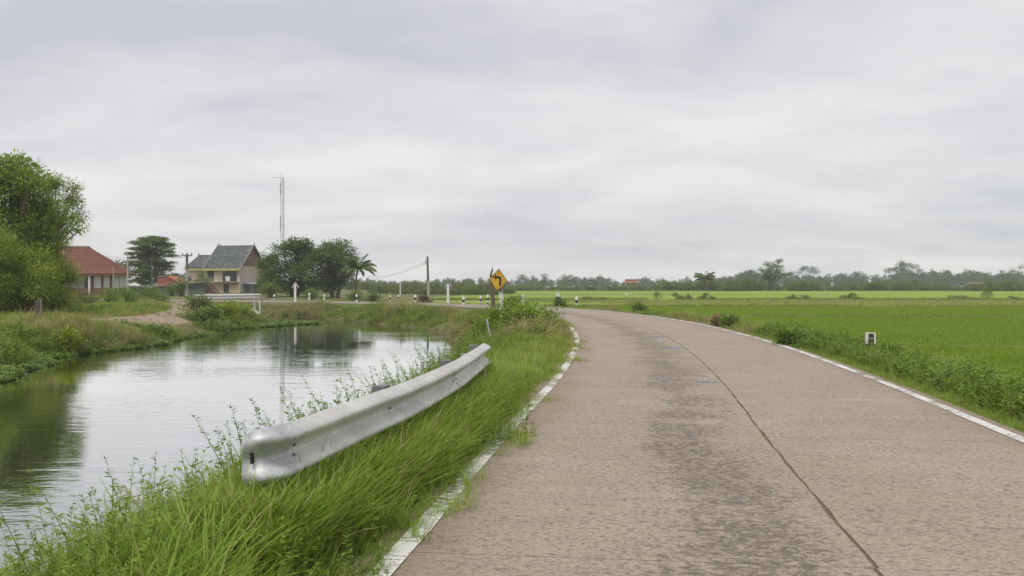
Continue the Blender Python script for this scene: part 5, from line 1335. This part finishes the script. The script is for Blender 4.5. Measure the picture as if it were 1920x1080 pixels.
for k in range(3):
    zz_ = PZ(490 + 2.6 * k, 104); MB().box(-0.30, -0.02, -0.04, 0.04, zz_ + .3, zz_ + .36).build('bracket', M_POLED, pu)
pole(750.5, 529, 175, 'short white pole in the scrub left of the leaning utility pole', 0.11, 0, None, None, M_PW, -0.3)
def wire(p, q, sag, label, r=0.02, group='overhead wires'):
    p = Vector(p); q = Vector(q); pts_ = [p.lerp(q, t) - Vector((0, 0, 4 * sag * t * (1 - t))) for t in np.linspace(0, 1, 17)]
    o = MB().tube(pts_, r, 5).build('overhead_wire', M_WIRE); return tag(o, label, 'wire', group)
wire((PX(190, 106), 106, PZ(480.5, 106)), (PX(349, 125), 125, PZ(479, 125)), 0.25, 'upper wire running past the layered tree to the crossarm pole', 0.016)
wire((PX(190, 106), 106, PZ(484, 106)), (PX(349, 125), 125, PZ(481.5, 125)), 0.3, 'lower wire running past the layered tree to the crossarm pole', 0.016)
for k, nm in enumerate(('upper', 'middle', 'lower')):
    wire((PX(798.5, 104), 104, PZ(489.5 + 2.6 * k, 104)), (PX(690, 260), 260, PZ(517 + 0.8 * k, 260)), 0.8, nm + ' wire going left from the leaning utility pole', 0.011)
# lattice mast
d = 215; t = empty('radio_mast', (PX(530, d), d, 0), 0, 'tall thin lattice radio mast behind the left round tree', 'mast')
ht = PZ(331, d); hw_ = 0.36
M_MAST = surf('mast_steel', (0.36, 0.365, 0.375), (0.46, 0.465, 0.47), 0.5, 0.6, 0.2)
legs = [(-hw_, -0.2), (hw_, -0.2), (0.0, 0.42)]
for lx, ly in legs: MB().tube([(lx, ly, 0), (lx, ly, ht)], 0.05, 6).build('leg', M_MAST, t)
for seg in range(int(ht / 0.95)):
    z0 = seg * 0.95; b_ = MB()
    for k in range(3):
        p, q = legs[k], legs[(k + 1) % 3]
        if seg % 2: p, q = q, p
        b_.tube([(p[0], p[1], z0), (q[0], q[1], z0 + 0.95)], 0.028, 4)
        if seg % 2: b_.tube([(p[0], p[1], z0), (q[0], q[1], z0)], 0.028, 4)
    b_.build('brace', M_MAST, t)
for z0, z1 in ((ht * 0.84, ht * 0.94), (ht * 0.52, ht * 0.66)): MB().tube([(-hw_ - .09, -.2, z0), (-hw_ - .09, -.2, z1)], 0.05, 6).build('antenna', M_POLED, t)
MB().tube([(-hw_ - 1.8, -0.2, ht - .25), (hw_ + .05, -0.2, ht - .4)], 0.05, 6).build('antenna_arm', M_MAST, t)
MB().tube([(-hw_ + .02, -0.2, ht), (-hw_ + .02, -0.2, ht + 1.3)], 0.025, 6).build('whip_antenna', M_MAST, t)
for px, py, d, lb in ((1218.5, 512, 640, 'distant thin mast above the wood right of the pavilion'), (707, 516, 500, 'distant thin mast above the wood right of the coconut palm')):
    t = empty('radio_mast', (PX(px, d), d, -0.5), 0, lb, 'mast', 'distant masts'); h = PZ(py, d) + 0.5
    MB().tube([(0, 0, 0), (0, 0, h)], [0.2, 0.1], 6).build('shaft', M_MAST, t); MB().tube([(0, 0, h), (0, 0, h + 1.2)], 0.05, 5).build('whip_antenna', M_MAST, t)

# ---------------------------------------------------------------- village houses
def tile_mat(name, c1, c2, row, stain, across=0.3):
    g = NG(name); v = g.n('ShaderNodeTexCoord').outputs['Object']
    f = g.noise(v, 0.7, 5, 0.6); f2 = g.noise(g.mapping(v, (4.0, 0.7, 0.7)), 1.6, 6, 0.7)
    col = g.mixc(g.ramp(f, [(0.3, 0.0), (0.7, 1.0)]), c1, c2)
    col = g.mixc(g.ramp(f2, [(0.56, 0.0), (0.66, 0.8)]), col, stain)
    return g.fin(g.principled(col, 0.8, 0, g.bump(g.noise(v, 8, 3), 0.3, 0.02), 0.3))
M_RTILE = tile_mat('red_roof', (0.165, 0.062, 0.046), (0.21, 0.086, 0.062), 0.4, (0.22, 0.11, 0.05))
M_RTILE2 = tile_mat('orange_roof', (0.36, 0.12, 0.07), (0.42, 0.16, 0.09), 0.4, (0.32, 0.13, 0.08))
M_SLATE = tile_mat('slate_roof', (0.072, 0.082, 0.084), (0.115, 0.125, 0.126), 0.4, (0.40, 0.41, 0.40))
M_CREAM = surf('cream_wall', (0.57, 0.44, 0.345), (0.66, 0.53, 0.425), 0.6, 0.9, 0, 0.2, 0.02)
M_WALLG = surf('grey_wall', (0.30, 0.29, 0.28), (0.42, 0.40, 0.385), 0.8, 0.9)
M_YEL = surf('yellow_fascia', (0.50, 0.38, 0.13), (0.58, 0.46, 0.20), 0.8, 0.8)
M_WHITE = surf('white_panel', (0.68, 0.67, 0.66), (0.78, 0.775, 0.76), 1.0, 0.8)
M_MAROON = surf('maroon_wood', (0.13, 0.045, 0.038), (0.20, 0.075, 0.06), 1.5, 0.8)
M_BRWOOD = surf('brown_board', (0.145, 0.085, 0.068), (0.215, 0.13, 0.105), 1.5, 0.85, 0, 0.3, 0.02, (3, 3, .4))
M_REDP = surf('red_panel', (0.27, 0.085, 0.075), (0.34, 0.125, 0.105), 0.8, 0.8)
M_TIN = surf('tin_sheet', (0.42, 0.43, 0.44), (0.55, 0.555, 0.56), 0.8, 0.55, 0.2)
M_TIND = surf('dark_tin', (0.10, 0.105, 0.115), (0.17, 0.175, 0.185), 0.7, 0.7)
def glass_mat():
    g = NG('window_glass'); return g.fin(g.principled((0.018, 0.022, 0.025), 0.12, 0, None, 0.6))
M_GLASS = glass_mat()
M_CURT = surf('curtain', (0.05, 0.055, 0.06), (0.11, 0.10, 0.095), 1.0, 0.9, 0, 0.3, 0.03, (5, 5, .3))
M_FRAME = surf('window_frame', (0.40, 0.40, 0.40), (0.55, 0.55, 0.54), 2, 0.7)
def roof_rows(name, parent, quad, rows, mat, lift=0.05, thick=0.06):
    """roof slope built from overlapping courses; quad: eave-left, eave-right, ridge-right, ridge-left"""
    el, er, rr_, rl = [Vector(q) for q in quad]
    n = (er - el).cross(rl - el).normalized()
    for i in range(rows):
        a, b = i / rows, min(1.0, (i + 1.12) / rows)
        p0 = el.lerp(rl, a) + n * lift; p1 = er.lerp(rr_, a) + n * lift; p2 = er.lerp(rr_, b); p3 = el.lerp(rl, b)
        m = MB(); m.slab([p0, p1, p2, p3], thick); m.build(name, mat, parent)
# --- two storey house: origin at its front right corner
d = 165.0; S = d / FOC
hs = empty('village_house', (PX(449.5, d), d, 0), R(-16), 'two storey cream house with slate gabled roof and yellow fascia', 'house')
W, D = 6.6, 8.0; WL_ = 3.9; EZ = PZ(499, d); RZ_ = PZ(461, 169.0); FZ = PZ(528, d)
wl = MB()       # walls with openings: the front as piers round the openings
fr_open = [(-6.25, -4.95, FZ, EZ - 0.25), (-3.3, -0.55, FZ + 0.05, EZ - 0.2), (-3.15, -2.05, 0.0, FZ - 0.35)]
wl.box(-W, -6.25, 0, 0.2, FZ, EZ); wl.box(-4.95, -3.3, 0, 0.2, FZ, EZ); wl.box(-0.55, 0, 0, 0.2, FZ, EZ)
wl.box(-6.25, -4.95, 0, 0.2, EZ - 0.25, EZ); wl.box(-3.3, -0.55, 0, 0.2, EZ - 0.2, EZ)
wl.box(-W, -3.15, 0.0, 0.2, -0.3, FZ); wl.box(-2.05, 0, 0, 0.2, -0.3, FZ); wl.box(-3.15, -2.05, 0, 0.2, FZ - 0.35, FZ)
wl.box(-W - WL_, -W, 0.35, 0.5, -0.3, EZ - 0.02)
wl.build('front_wall', M_CREAM, hs)
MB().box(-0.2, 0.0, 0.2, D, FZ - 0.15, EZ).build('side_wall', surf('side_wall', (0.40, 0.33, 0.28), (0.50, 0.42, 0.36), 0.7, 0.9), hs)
lw_ = MB(); lw_.box(-0.2, 0.012, 0.2, 1.3, -0.3, FZ - 0.15); lw_.box(-0.2, 0.012, 2.5, D, -0.3, FZ - 0.15); lw_.box(-0.2, 0.012, 1.3, 2.5, -0.3, 0.55); lw_.box(-0.2, 0.012, 1.3, 2.5, FZ - 0.35, FZ - 0.15)
lw_.build('side_wall', M_WALLG, hs)
MB().box(-W, -0.2, D - 0.2, D, -0.3, EZ).box(-W - WL_, -W, D - 0.8, D - 0.6, -0.3, EZ - .05).build('back_wall', M_CREAM, hs)
MB().box(-W - WL_, -W - WL_ + .2, 0.5, D - 0.8, -0.3, EZ - .05).build('side_wall', M_CREAM, hs)
MB().box(-W, -0.2, 0.2, D - .2, FZ - 0.12, FZ).build('upper_floor', M_WALLG, hs)
o = MB().prism([(0, 0), (0, 0), (0, 0)], 0, 0)
MB().add([(-0.11, 0.0, EZ), (-0.11, D, EZ), (-0.11, D / 2, RZ_ - 0.25), (-0.02, 0.0, EZ), (-0.02, D, EZ), (-0.02, D / 2, RZ_ - 0.25)], [(0, 2, 1), (3, 4, 5), (0, 1, 4, 3), (1, 2, 5, 4), (2, 0, 3, 5)]).build('gable', M_BRWOOD, hs)
OV = 0.55; GO = 0.35; slope = (RZ_ - EZ) / (D / 2); ez = EZ - OV * slope
roof_rows('roof_course', hs, [(-W - 0.1, -OV, ez), (GO, -OV, ez), (GO, D / 2, RZ_), (-W - 0.1, D / 2, RZ_)], 9, M_SLATE)
roof_rows('roof_course', hs, [(GO, D + OV, ez), (-W - .1, D + OV, ez), (-W - .1, D / 2, RZ_), (GO, D / 2, RZ_)], 4, M_SLATE)
WR_ = PZ(478.5, 168); wy = 3.2
sl2 = (WR_ - EZ) / wy
roof_rows('roof_course', hs, [(-W - WL_, -OV + .2, EZ - (OV - .2) * sl2), (-W - 0.16, -OV + .2, EZ - (OV - .2) * sl2), (-W - 0.16, wy, WR_), (-W - WL_ + 0.5, wy, WR_)], 5, M_SLATE)
roof_rows('roof_course', hs, [(-W - .16, 2 * wy + .4, EZ - .3), (-W - WL_, 2 * wy + .4, EZ - .3), (-W - WL_ + .5, wy, WR_), (-W - .16, wy, WR_)], 3, M_SLATE)
MB().box(-W - 0.1, GO, -OV - 0.08, -OV + 0.0, ez - 0.26, ez + 0.06).build('fascia', M_YEL, hs)
MB().box(-W - WL_ - .05, -W - 0.16, -OV + .12, -OV + .2, ez - 0.20, ez + 0.12).build('fascia', M_YEL, hs)
for sy in (0, 1):   # bargeboards of the gable
    y0 = -OV if sy == 0 else D + OV
    MB().slab([(GO - .02, y0, ez - .14), (GO + .07, y0, ez - .14), (GO + .07, D / 2, RZ_ + .02), (GO - .02, D / 2, RZ_ + .02)] if sy == 0 else [(GO + .07, y0, ez - .14), (GO - .02, y0, ez - .14), (GO - .02, D / 2, RZ_ + .02), (GO + .07, D / 2, RZ_ + .02)], -0.22).build('bargeboard', M_WALLG, hs)
MB().slab([(-W - .2, -OV, ez + .04), (-W - .08, -OV, ez + .04), (-W - .08, D / 2, RZ_ + .04), (-W - .2, D / 2, RZ_ + .04)], -0.14).build('bargeboard', M_WALLG, hs)
MB().tube([(-W - .1, D / 2, RZ_ + .05), (GO, D / 2, RZ_ + .05)], 0.10, 6).build('ridge_cap', M_WALLG, hs)
MB().tube([(-W - WL_ + .5, wy, WR_ + .05), (-W - .16, wy, WR_ + .05)], 0.08, 6).build('ridge_cap', M_BRWOOD, hs)
for xx, yy_, zz_ in ((-W - .1, D / 2, RZ_), (-W + .3, D / 2, RZ_), (GO, D / 2, RZ_), (-W - WL_ + .5, wy, WR_)):
    MB().lathe([(0.10, 0.0), (0.13, 0.12), (0.07, 0.25), (0.09, 0.36), (0.02, 0.5)], 8, (xx, yy_, zz_)).build('finial', M_POLED, hs)
for x0, x1, z0, z1, mt in ((-6.25, -4.95, FZ, EZ - .25, M_CURT), (-3.3, -0.55, FZ + .05, EZ - .2, M_GLASS)):
    wn = MB().box(x0, x1, 0.10, 0.13, z0, z1).build('window', mt, hs)
    n_ = 2 if x1 - x0 < 2 else 4
    for k in range(n_ + 1):
        xx = x0 + (x1 - x0) * k / n_; MB().box(xx - .035, xx + .035, 0.05, 0.098, z0, z1).build('mullion', M_POLED, wn)
dr = MB().box(-3.15, -2.05, 0.14, 0.17, 0, FZ - .35).build('doorway', surf('doorway_dark', (0.03, 0.04, 0.025), (0.10, 0.12, 0.06), 1.0), hs)
sw = MB().box(-0.12, -0.08, 1.3, 2.5, 0.55, FZ - .35).build('window', M_GLASS, hs)
for yy_ in (1.3, 1.7, 2.1, 2.46): MB().box(-0.075, 0.04, yy_, yy_ + .05, 0.55, FZ - .35).build('mullion', M_FRAME, sw)
MB().box(-6.5, -4.75, -0.03, 0.0, 0, FZ - .5).build('panel', M_REDP, hs)
MB().box(-1.6, -0.6, -0.05, 0.0, FZ - .42, FZ - .30).build('ventilator', M_TIND, hs)
bal = MB().box(-3.6, -0.1, -0.9, 0.0, FZ - .12, FZ).build('balcony', M_WALLG, hs)
MB().box(-6.6, -3.6, -0.9, 0.0, FZ - .10, FZ - .01).build('landing', M_WALLG, hs)
rl_ = MB()
for zz_ in (0.45, 0.9): rl_.tube([(-6.5, -.85, FZ + zz_), (-0.15, -.85, FZ + zz_)], 0.025, 5)
rl_.build('handrail', M_POLED, bal)
for k in range(13):
    xx = -3.6 + 3.45 * k / 12; MB().tube([(xx, -.85, FZ), (xx, -.85, FZ + .9)], 0.018, 4).build('baluster', M_POLED, bal)
MB().box(-2.15, -1.35, -.88, -.865, FZ + .1, FZ + .85).build('hung_cloth', M_WHITE, bal)
stp = MB()
for k, yo in enumerate((-1.0, -1.9)):
    stp.slab([(-5.1, yo, FZ - .05), (-5.1, yo + .07, FZ - .05), (-3.1, yo + .07, 0.0), (-3.1, yo, 0.0)], -0.22)
sto = stp.build('staircase', M_BRWOOD, hs)
for k in range(9):
    t_ = (k + .5) / 9; xx = -5.1 + 2.0 * t_; zz_ = (FZ - .05) * (1 - t_)
    MB().box(xx - .12, xx + .12, -1.83, -1.0, zz_, zz_ + .04).build('tread', M_CREAM, sto)
for yo in (-1.0, -1.87): MB().tube([(-5.1, yo, FZ + .8), (-3.0, yo, .75)], 0.03, 5).build('handrail', M_CREAM, sto)
# dark lower roof at the wing's left
MB().slab([(-W - WL_ - 1.9, -.6, FZ + .1), (-W - WL_ + 0.9, -.6, FZ + .1), (-W - WL_ + .9, 2.2, EZ - .2), (-W - WL_ - .2, 2.2, EZ - .2)], 0.08).build('lower_roof', M_SLATE, hs)
MB().box(-W - WL_ - 2.0, -W, -.72, -.62, FZ - .12, FZ + .08).build('fascia', M_YEL, hs)
MB().slab([(-W - WL_ - 2.2, -3.0, FZ - .55), (-W + .6, -3.0, FZ - .4), (-W + .6, -.7, FZ - .18), (-W - WL_ - 2.2, -.7, FZ - .22)], 0.06).build('lean_to_roof', M_TIN, hs)
MB().box(-W - WL_ - 2.1, -W + .3, -2.2, -2.05, -.3, FZ - .5).build('lean_to_wall', M_TIND, hs)
# lean-to on the right
MB().slab([(0.05, 1.0, FZ - .32), (3.6, 1.0, FZ - .38), (3.6, 4.2, FZ - .15), (0.05, 4.2, FZ - .12)], 0.07).build('lean_to_roof', M_TIN, hs)
MB().box(0.6, 3.5, 3.6, 3.7, -.3, FZ - .3).build('lean_to_wall', M_WALLG, hs)
for xx in (0.3, 1.9, 3.4): MB().box(xx, xx + .1, 1.2, 1.3, -.3, FZ - .36).build('lean_to_post', M_OLDW, hs)
# --- red roofed house
d = 130.0
rh = empty('village_house', (PX(238, d), d, 0), R(14), 'low white house with a red hipped roof behind the thickets', 'house')
W = 18.0; D = 9.0; ez = PZ(513, d); rz = PZ(463.5, d + 4)
roof_rows('roof_course', rh, [(-W, -.6, ez), (0, -.6, ez), (-5.5, D / 2, rz), (-W + 5.5, D / 2, rz)], 12, M_RTILE, 0.06)
roof_rows('roof_course', rh, [(0, -.6, ez), (0, D + .6, ez), (-5.5, D / 2, rz), (-5.5, D / 2, rz)], 12, M_RTILE, 0.06)
roof_rows('roof_course', rh, [(0, D + .6, ez), (-W, D + .6, ez), (-W + 5.5, D / 2, rz), (-5.5, D / 2, rz)], 4, M_RTILE, 0.06)
roof_rows('roof_course', rh, [(-W, D + .6, ez), (-W, -.6, ez), (-W + 5.5, D / 2, rz), (-W + 5.5, D / 2, rz)], 4, M_RTILE, 0.06)
MB().tube([(-W + 5.5, D / 2, rz + .05), (-5.5, D / 2, rz + .05)], 0.12, 6).build('ridge_cap', M_WALLG, rh)
MB().tube([(-5.5, D / 2, rz + .05), (-2.75, D / 4 - .3, (rz + ez) / 2 + .07), (0, -.6, ez + .08)], 0.10, 6).build('ridge_cap', M_RTILE, rh)
MB().box(-W, 0, -.62, -.54, ez - .22, ez - .02).build('fascia', M_MAROON, rh)
MB().box(-.08, 0, -.54, D + .5, ez - .22, ez - .02).build('fascia', M_MAROON, rh)
MB().box(-W + .5, -.5, -.5, D, ez - .26, ez - .22).build('ceiling', M_CREAM, rh)
x = lambda px: (px - 238) / FOC * d
MB().box(x(110), x(222), 1.5, 1.65, -.3, ez - .26).build('front_wall', M_WHITE, rh)
MB().box(x(222) - .15, x(222), 1.65, D - 1, -.3, ez - .26).build('side_wall', M_WHITE, rh)
MB().box(x(110), x(222), D - 1, D - .85, -.3, ez - .26).build('back_wall', M_WHITE, rh)
for a, b in ((179, 192), (196, 207), (211, 221)):
    pn_ = MB().box(x(a), x(b), 0.40, 0.45, PZ(540, d), ez - .27).build('wall_panel', M_WHITE, rh)
    nb = 6
    for k in range(1, nb):
        xx = x(a) + (x(b) - x(a)) * k / nb; MB().box(xx - .015, xx + .015, .385, .398, PZ(540, d), ez - .28).build('batten', surf('batten', (0.5, 0.5, .49), (.6, .6, .59)) if k == 1 and a == 179 else bpy.data.materials['batten'], pn_)
for a, b in ((175.5, 178.6), (192.3, 195.6), (207.3, 210.7)): MB().box(x(a), x(b), 0.25, 0.5, -.3, ez - .27).build('pillar', M_MAROON, rh)
MB().box(x(171), x(174.5), -.3, -.05, -.3, ez - .26).build('pillar', M_WHITE, rh)
MB().box(x(221), x(223.5), -.3, -.1, -.3, ez - .26).build('pillar', M_WALLG, rh)
MB().box(x(110), x(240), -.02, 0.15, -.3, PZ(540, d)).build('terrace_wall', M_MAROON, rh)
MB().box(x(162), x(170.5), 1.42, 1.47, PZ(540, d), PZ(521, d)).build('recess_shade', M_CURT, rh)  # dark curtain-coloured panel stands in for the shade inside an open recess
MB().box(x(140), x(171), 1.38, 1.49, PZ(520, d), PZ(516, d)).build('lintel', M_CREAM, rh)
wn = MB().box(x(146), x(160), 1.42, 1.47, PZ(538, d), PZ(521, d)).build('window', M_TIN, rh)
for q in (146, 153, 160): MB().box(x(q) - .04, x(q) + .04, 1.36, 1.415, PZ(538, d), PZ(521, d)).build('mullion', M_WALLG, wn)
# --- small red shed, grey fence, white roofed shed
d = 142.0
sh = empty('red_shed', (PX(296, d), d, 0), R(-6), 'small brick red shed with a sloping tin roof', 'shed')
ww = 42 / FOC * d; zt = PZ(518.5, d)
MB().add([(0, 0, -.3), (ww, 0, -.3), (ww, 0, PZ(530, d)), (ww * .42, 0, zt), (0, 0, zt), (0, 3, -.3), (ww, 3, -.3), (ww, 3, PZ(530, d)), (ww * .42, 3, zt), (0, 3, zt)],
         [(0, 1, 2, 3, 4), (9, 8, 7, 6, 5), (0, 5, 6, 1), (1, 6, 7, 2), (4, 9, 5, 0)]).build('wall', surf('shed_red', (0.34, 0.105, 0.075), (0.42, 0.15, 0.11), 0.8, 0.85), sh)
MB().slab([(-.1, -.15, zt + .06), (ww * .42, -.15, zt + .06), (ww * .42, 3.2, zt + .1), (-.1, 3.2, zt + .1)], .06).build('roof', M_TIN, sh)
MB().slab([(ww * .42, -.15, zt + .06), (ww + .3, -.15, PZ(531, d)), (ww + .3, 3.2, PZ(531, d) + .05), (ww * .42, 3.2, zt + .1)], .06).build('roof', M_RTILE2, sh)
d = 128.0
fe = empty('tin_fence', (PX(238, d), d, 0), 0, 'grey tin fence with a sagging capping between the village houses', 'fence')
x0, x1 = 0.0, (385 - 238) / FOC * d; n_ = 14
for k in range(n_):
    a, b = x0 + (x1 - x0) * k / n_, x0 + (x1 - x0) * (k + 1) / n_
    zt = PZ(np.interp(238 + (a + b) / 2 * FOC / d, [238, 290, 330, 385], [539, 538, 535, 529.5]), d)
    MB().box(a + .01, b - .01, 0, .04, -.3, zt).build('fence_panel', M_TIND if k not in (5, 6, 7) else surf('grey_tin', (.20, .205, .215), (.27, .275, .28), .8, .7) if k == 5 else bpy.data.materials['grey_tin'], fe)
cp = MB(); qq = [(px, PZ(np.interp(px, [238, 290, 330, 385], [537.5, 536.5, 533.5, 528]), d)) for px in range(238, 386, 7)]
for (a, za_), (b, zb_) in zip(qq[:-1], qq[1:]):
    cp.slab([((a - 238) / FOC * d, -.5, za_ - .05), ((b - 238) / FOC * d, -.5, zb_ - .05), ((b - 238) / FOC * d, .5, zb_ + .06), ((a - 238) / FOC * d, .5, za_ + .06)], .05)
cp.build('capping', M_TIND, fe)
d = 172.0
ws = empty('white_shed', (PX(224, d), d, 0), 0, 'low white roofed shed seen under the dark layered tree', 'shed')
ww = 40 / FOC * d
MB().slab([(-.2, -.3, PZ(534, d)), (ww, -.3, PZ(535, d)), (ww - .8, 3, PZ(529, d)), (.6, 3, PZ(528, d))], .08).build('roof', M_WHITE, ws)
MB().box(0, ww - .2, 0, 2.6, -.3, PZ(535.5, d)).build('wall', M_TIN, ws)

# ---------------------------------------------------------------- far buildings across the paddies
def far_house(name, label, px, d, wpx, py_eave, py_ridge, roofm, wallm, hip=0.3, storey=None):
    t = empty(name, (PX(px, d), d, -0.5), 0, label, 'house'); S = d / FOC; w = wpx * S / 2; D = w * 1.4
    ez = PZ(py_eave, d) + .5; rz = PZ(py_ridge, d) + .5
    roof_rows('roof_course', t, [(-w, -.6, ez), (w, -.6, ez), (w * (1 - hip), D / 2, rz), (-w * (1 - hip), D / 2, rz)], 3, roofm, .08, .12)
    roof_rows('roof_course', t, [(w, D, ez), (-w, D, ez), (-w * (1 - hip), D / 2, rz), (w * (1 - hip), D / 2, rz)], 2, roofm, .08, .12)
    roof_rows('roof_course', t, [(w, -.6, ez), (w, D, ez), (w * (1 - hip), D / 2, rz), (w * (1 - hip), D / 2, rz)], 2, roofm, .08, .12)
    roof_rows('roof_course', t, [(-w, D, ez), (-w, -.6, ez), (-w * (1 - hip), D / 2, rz), (-w * (1 - hip), D / 2, rz)], 2, roofm, .08, .12)
    w2 = w * .86
    if storey is None:
        MB().box(-w2, w2, 0, D - .6, -.2, ez).build('wall', wallm, t)
        for k in (-.5, .1, .55): MB().box(w2 * k, w2 * k + .18 * w, -.06, -.005, ez * .35, ez * .8).build('window', M_GLASS, t)
    else:
        fz = storey + .5
        MB().box(-w2, w2, .6, D - .6, fz, ez).build('upper_wall', M_TIND, t)
        MB().box(-w * .92, w * .92, -.3, D - .4, fz - .5, fz).build('gallery', M_MAROON, t)
        MB().box(-w2, w2, 1.4, D - .6, -.2, fz - .5).build('lower_wall', M_TIND, t)
        for k in range(5):
            xx = -w * .9 + 1.8 * w * k / 4
            MB().box(xx - .22, xx + .22, -.25, .2, -.2, fz - .5).build('pillar', M_WHITE, t)
        for xx in (-w * .82, w * .82): MB().box(xx - .2, xx + .2, -.2, .2, fz, ez).build('pillar', M_WHITE, t)
        MB().box(-w * .75, w * .75, D * .2, D * .7, rz - .1, rz + .3).build('ridge_cap', roofm, t)
    return t
far_house('pavilion', 'far two storey pavilion with orange tiled roof and white pillars', 1184, 470, 27, 530, 524.5, M_RTILE2, M_WHITE, .28, PZ(535, 470))
far_house('farm_hut', 'small far hut with orange roof beside the dark palm', 1304, 330, 16, 537, 533, M_RTILE2, M_WHITE, .3)
far_house('farm_hut', 'small far hut with a pale tin roof left of the orange roofed hut', 1268, 340, 12, 538, 534.5, M_TIN, M_WALLG, .3)
far_house('farm_hut', 'far hut with a pale roof just right of the dark palm trunk', 1328, 345, 12, 537, 534, M_WHITE, M_CREAM, .2)
far_house('farm_building', 'long far building with white roof left of the yellow sign', 895, 400, 27, 534, 531.5, M_WHITE, M_TIND, .05)
far_house('farm_hut', 'small white walled hut below the long white roof', 904, 330, 12, 541, 537.5, M_WHITE, M_WHITE, .3)
far_house('farm_hut', 'low brown roofed barn in the field below the far palm', 1838, 420, 42, 537, 529, surf('thatch', (0.13, .10, .085), (.19, .15, .125), .5, .95), M_BRWOOD, .25)
# the egret over the field
d = 112; t = empty('egret', (PX(1177, d), d, PZ(553, d)), 0, 'white egret with spread wings low over the paddies', 'bird')
M_BIRD = surf('white_feathers', (0.70, 0.69, 0.67), (0.8, 0.79, 0.77), 6, 0.8)
bd = MB(); bd.tube([(0.30, 0, 0.03), (0.15, 0, 0.06), (0.06, 0, 0.01), (-0.05, 0, -0.01), (-0.2, 0, -0.02), (-0.36, 0, -0.03)], [0.008, 0.02, 0.05, 0.06, 0.035, 0.006], 8)
for sy in (-1, 1):
    bd.add([(0.08, sy * .03, .02), (-0.12, sy * .03, .02), (-0.15, sy * .32, .17), (0.06, sy * .30, .19), (-0.22, sy * .55, .12), (-0.12, sy * .58, .13),
            (0.08, sy * .03, .035), (-0.12, sy * .03, .03), (-0.15, sy * .32, .18), (0.06, sy * .30, .205), (-0.22, sy * .55, .125), (-0.12, sy * .58, .14)],
           [(0, 1, 2, 3), (3, 2, 4, 5), (9, 8, 7, 6), (11, 10, 8, 9), (0, 3, 9, 6), (3, 5, 11, 9), (1, 7, 8, 2), (2, 8, 10, 4), (5, 4, 10, 11)])
bb_ = bd.build('body', M_BIRD, t, smooth=True); t.rotation_euler = (0, 0, R(60))
MB().tube([(0.29, 0, 0.03), (0.38, 0, 0.015)], [0.008, 0.001], 5).build('beak', M_YEL, t)

# ---------------------------------------------------------------- haze
hz = MB().box(-760, 760, -70, 830, -3.2, 32.0).build('haze', None)
hm = bpy.data.materials.new('haze'); hm.use_nodes = True
for n_ in list(hm.node_tree.nodes): hm.node_tree.nodes.remove(n_)
ho = hm.node_tree.nodes.new('ShaderNodeOutputMaterial'); pv = hm.node_tree.nodes.new('ShaderNodeVolumePrincipled')
pv.inputs['Color'].default_value = (0.88, 0.93, 1.0, 1); pv.inputs['Density'].default_value = 0.00042; pv.inputs['Anisotropy'].default_value = 0.0
hm.node_tree.links.new(pv.outputs[0], ho.inputs['Volume']); hz.data.materials.append(hm)
tag(hz, 'thin pale haze lying over the fields', 'haze', kind='stuff')
SC.cycles.volume_bounces = 1
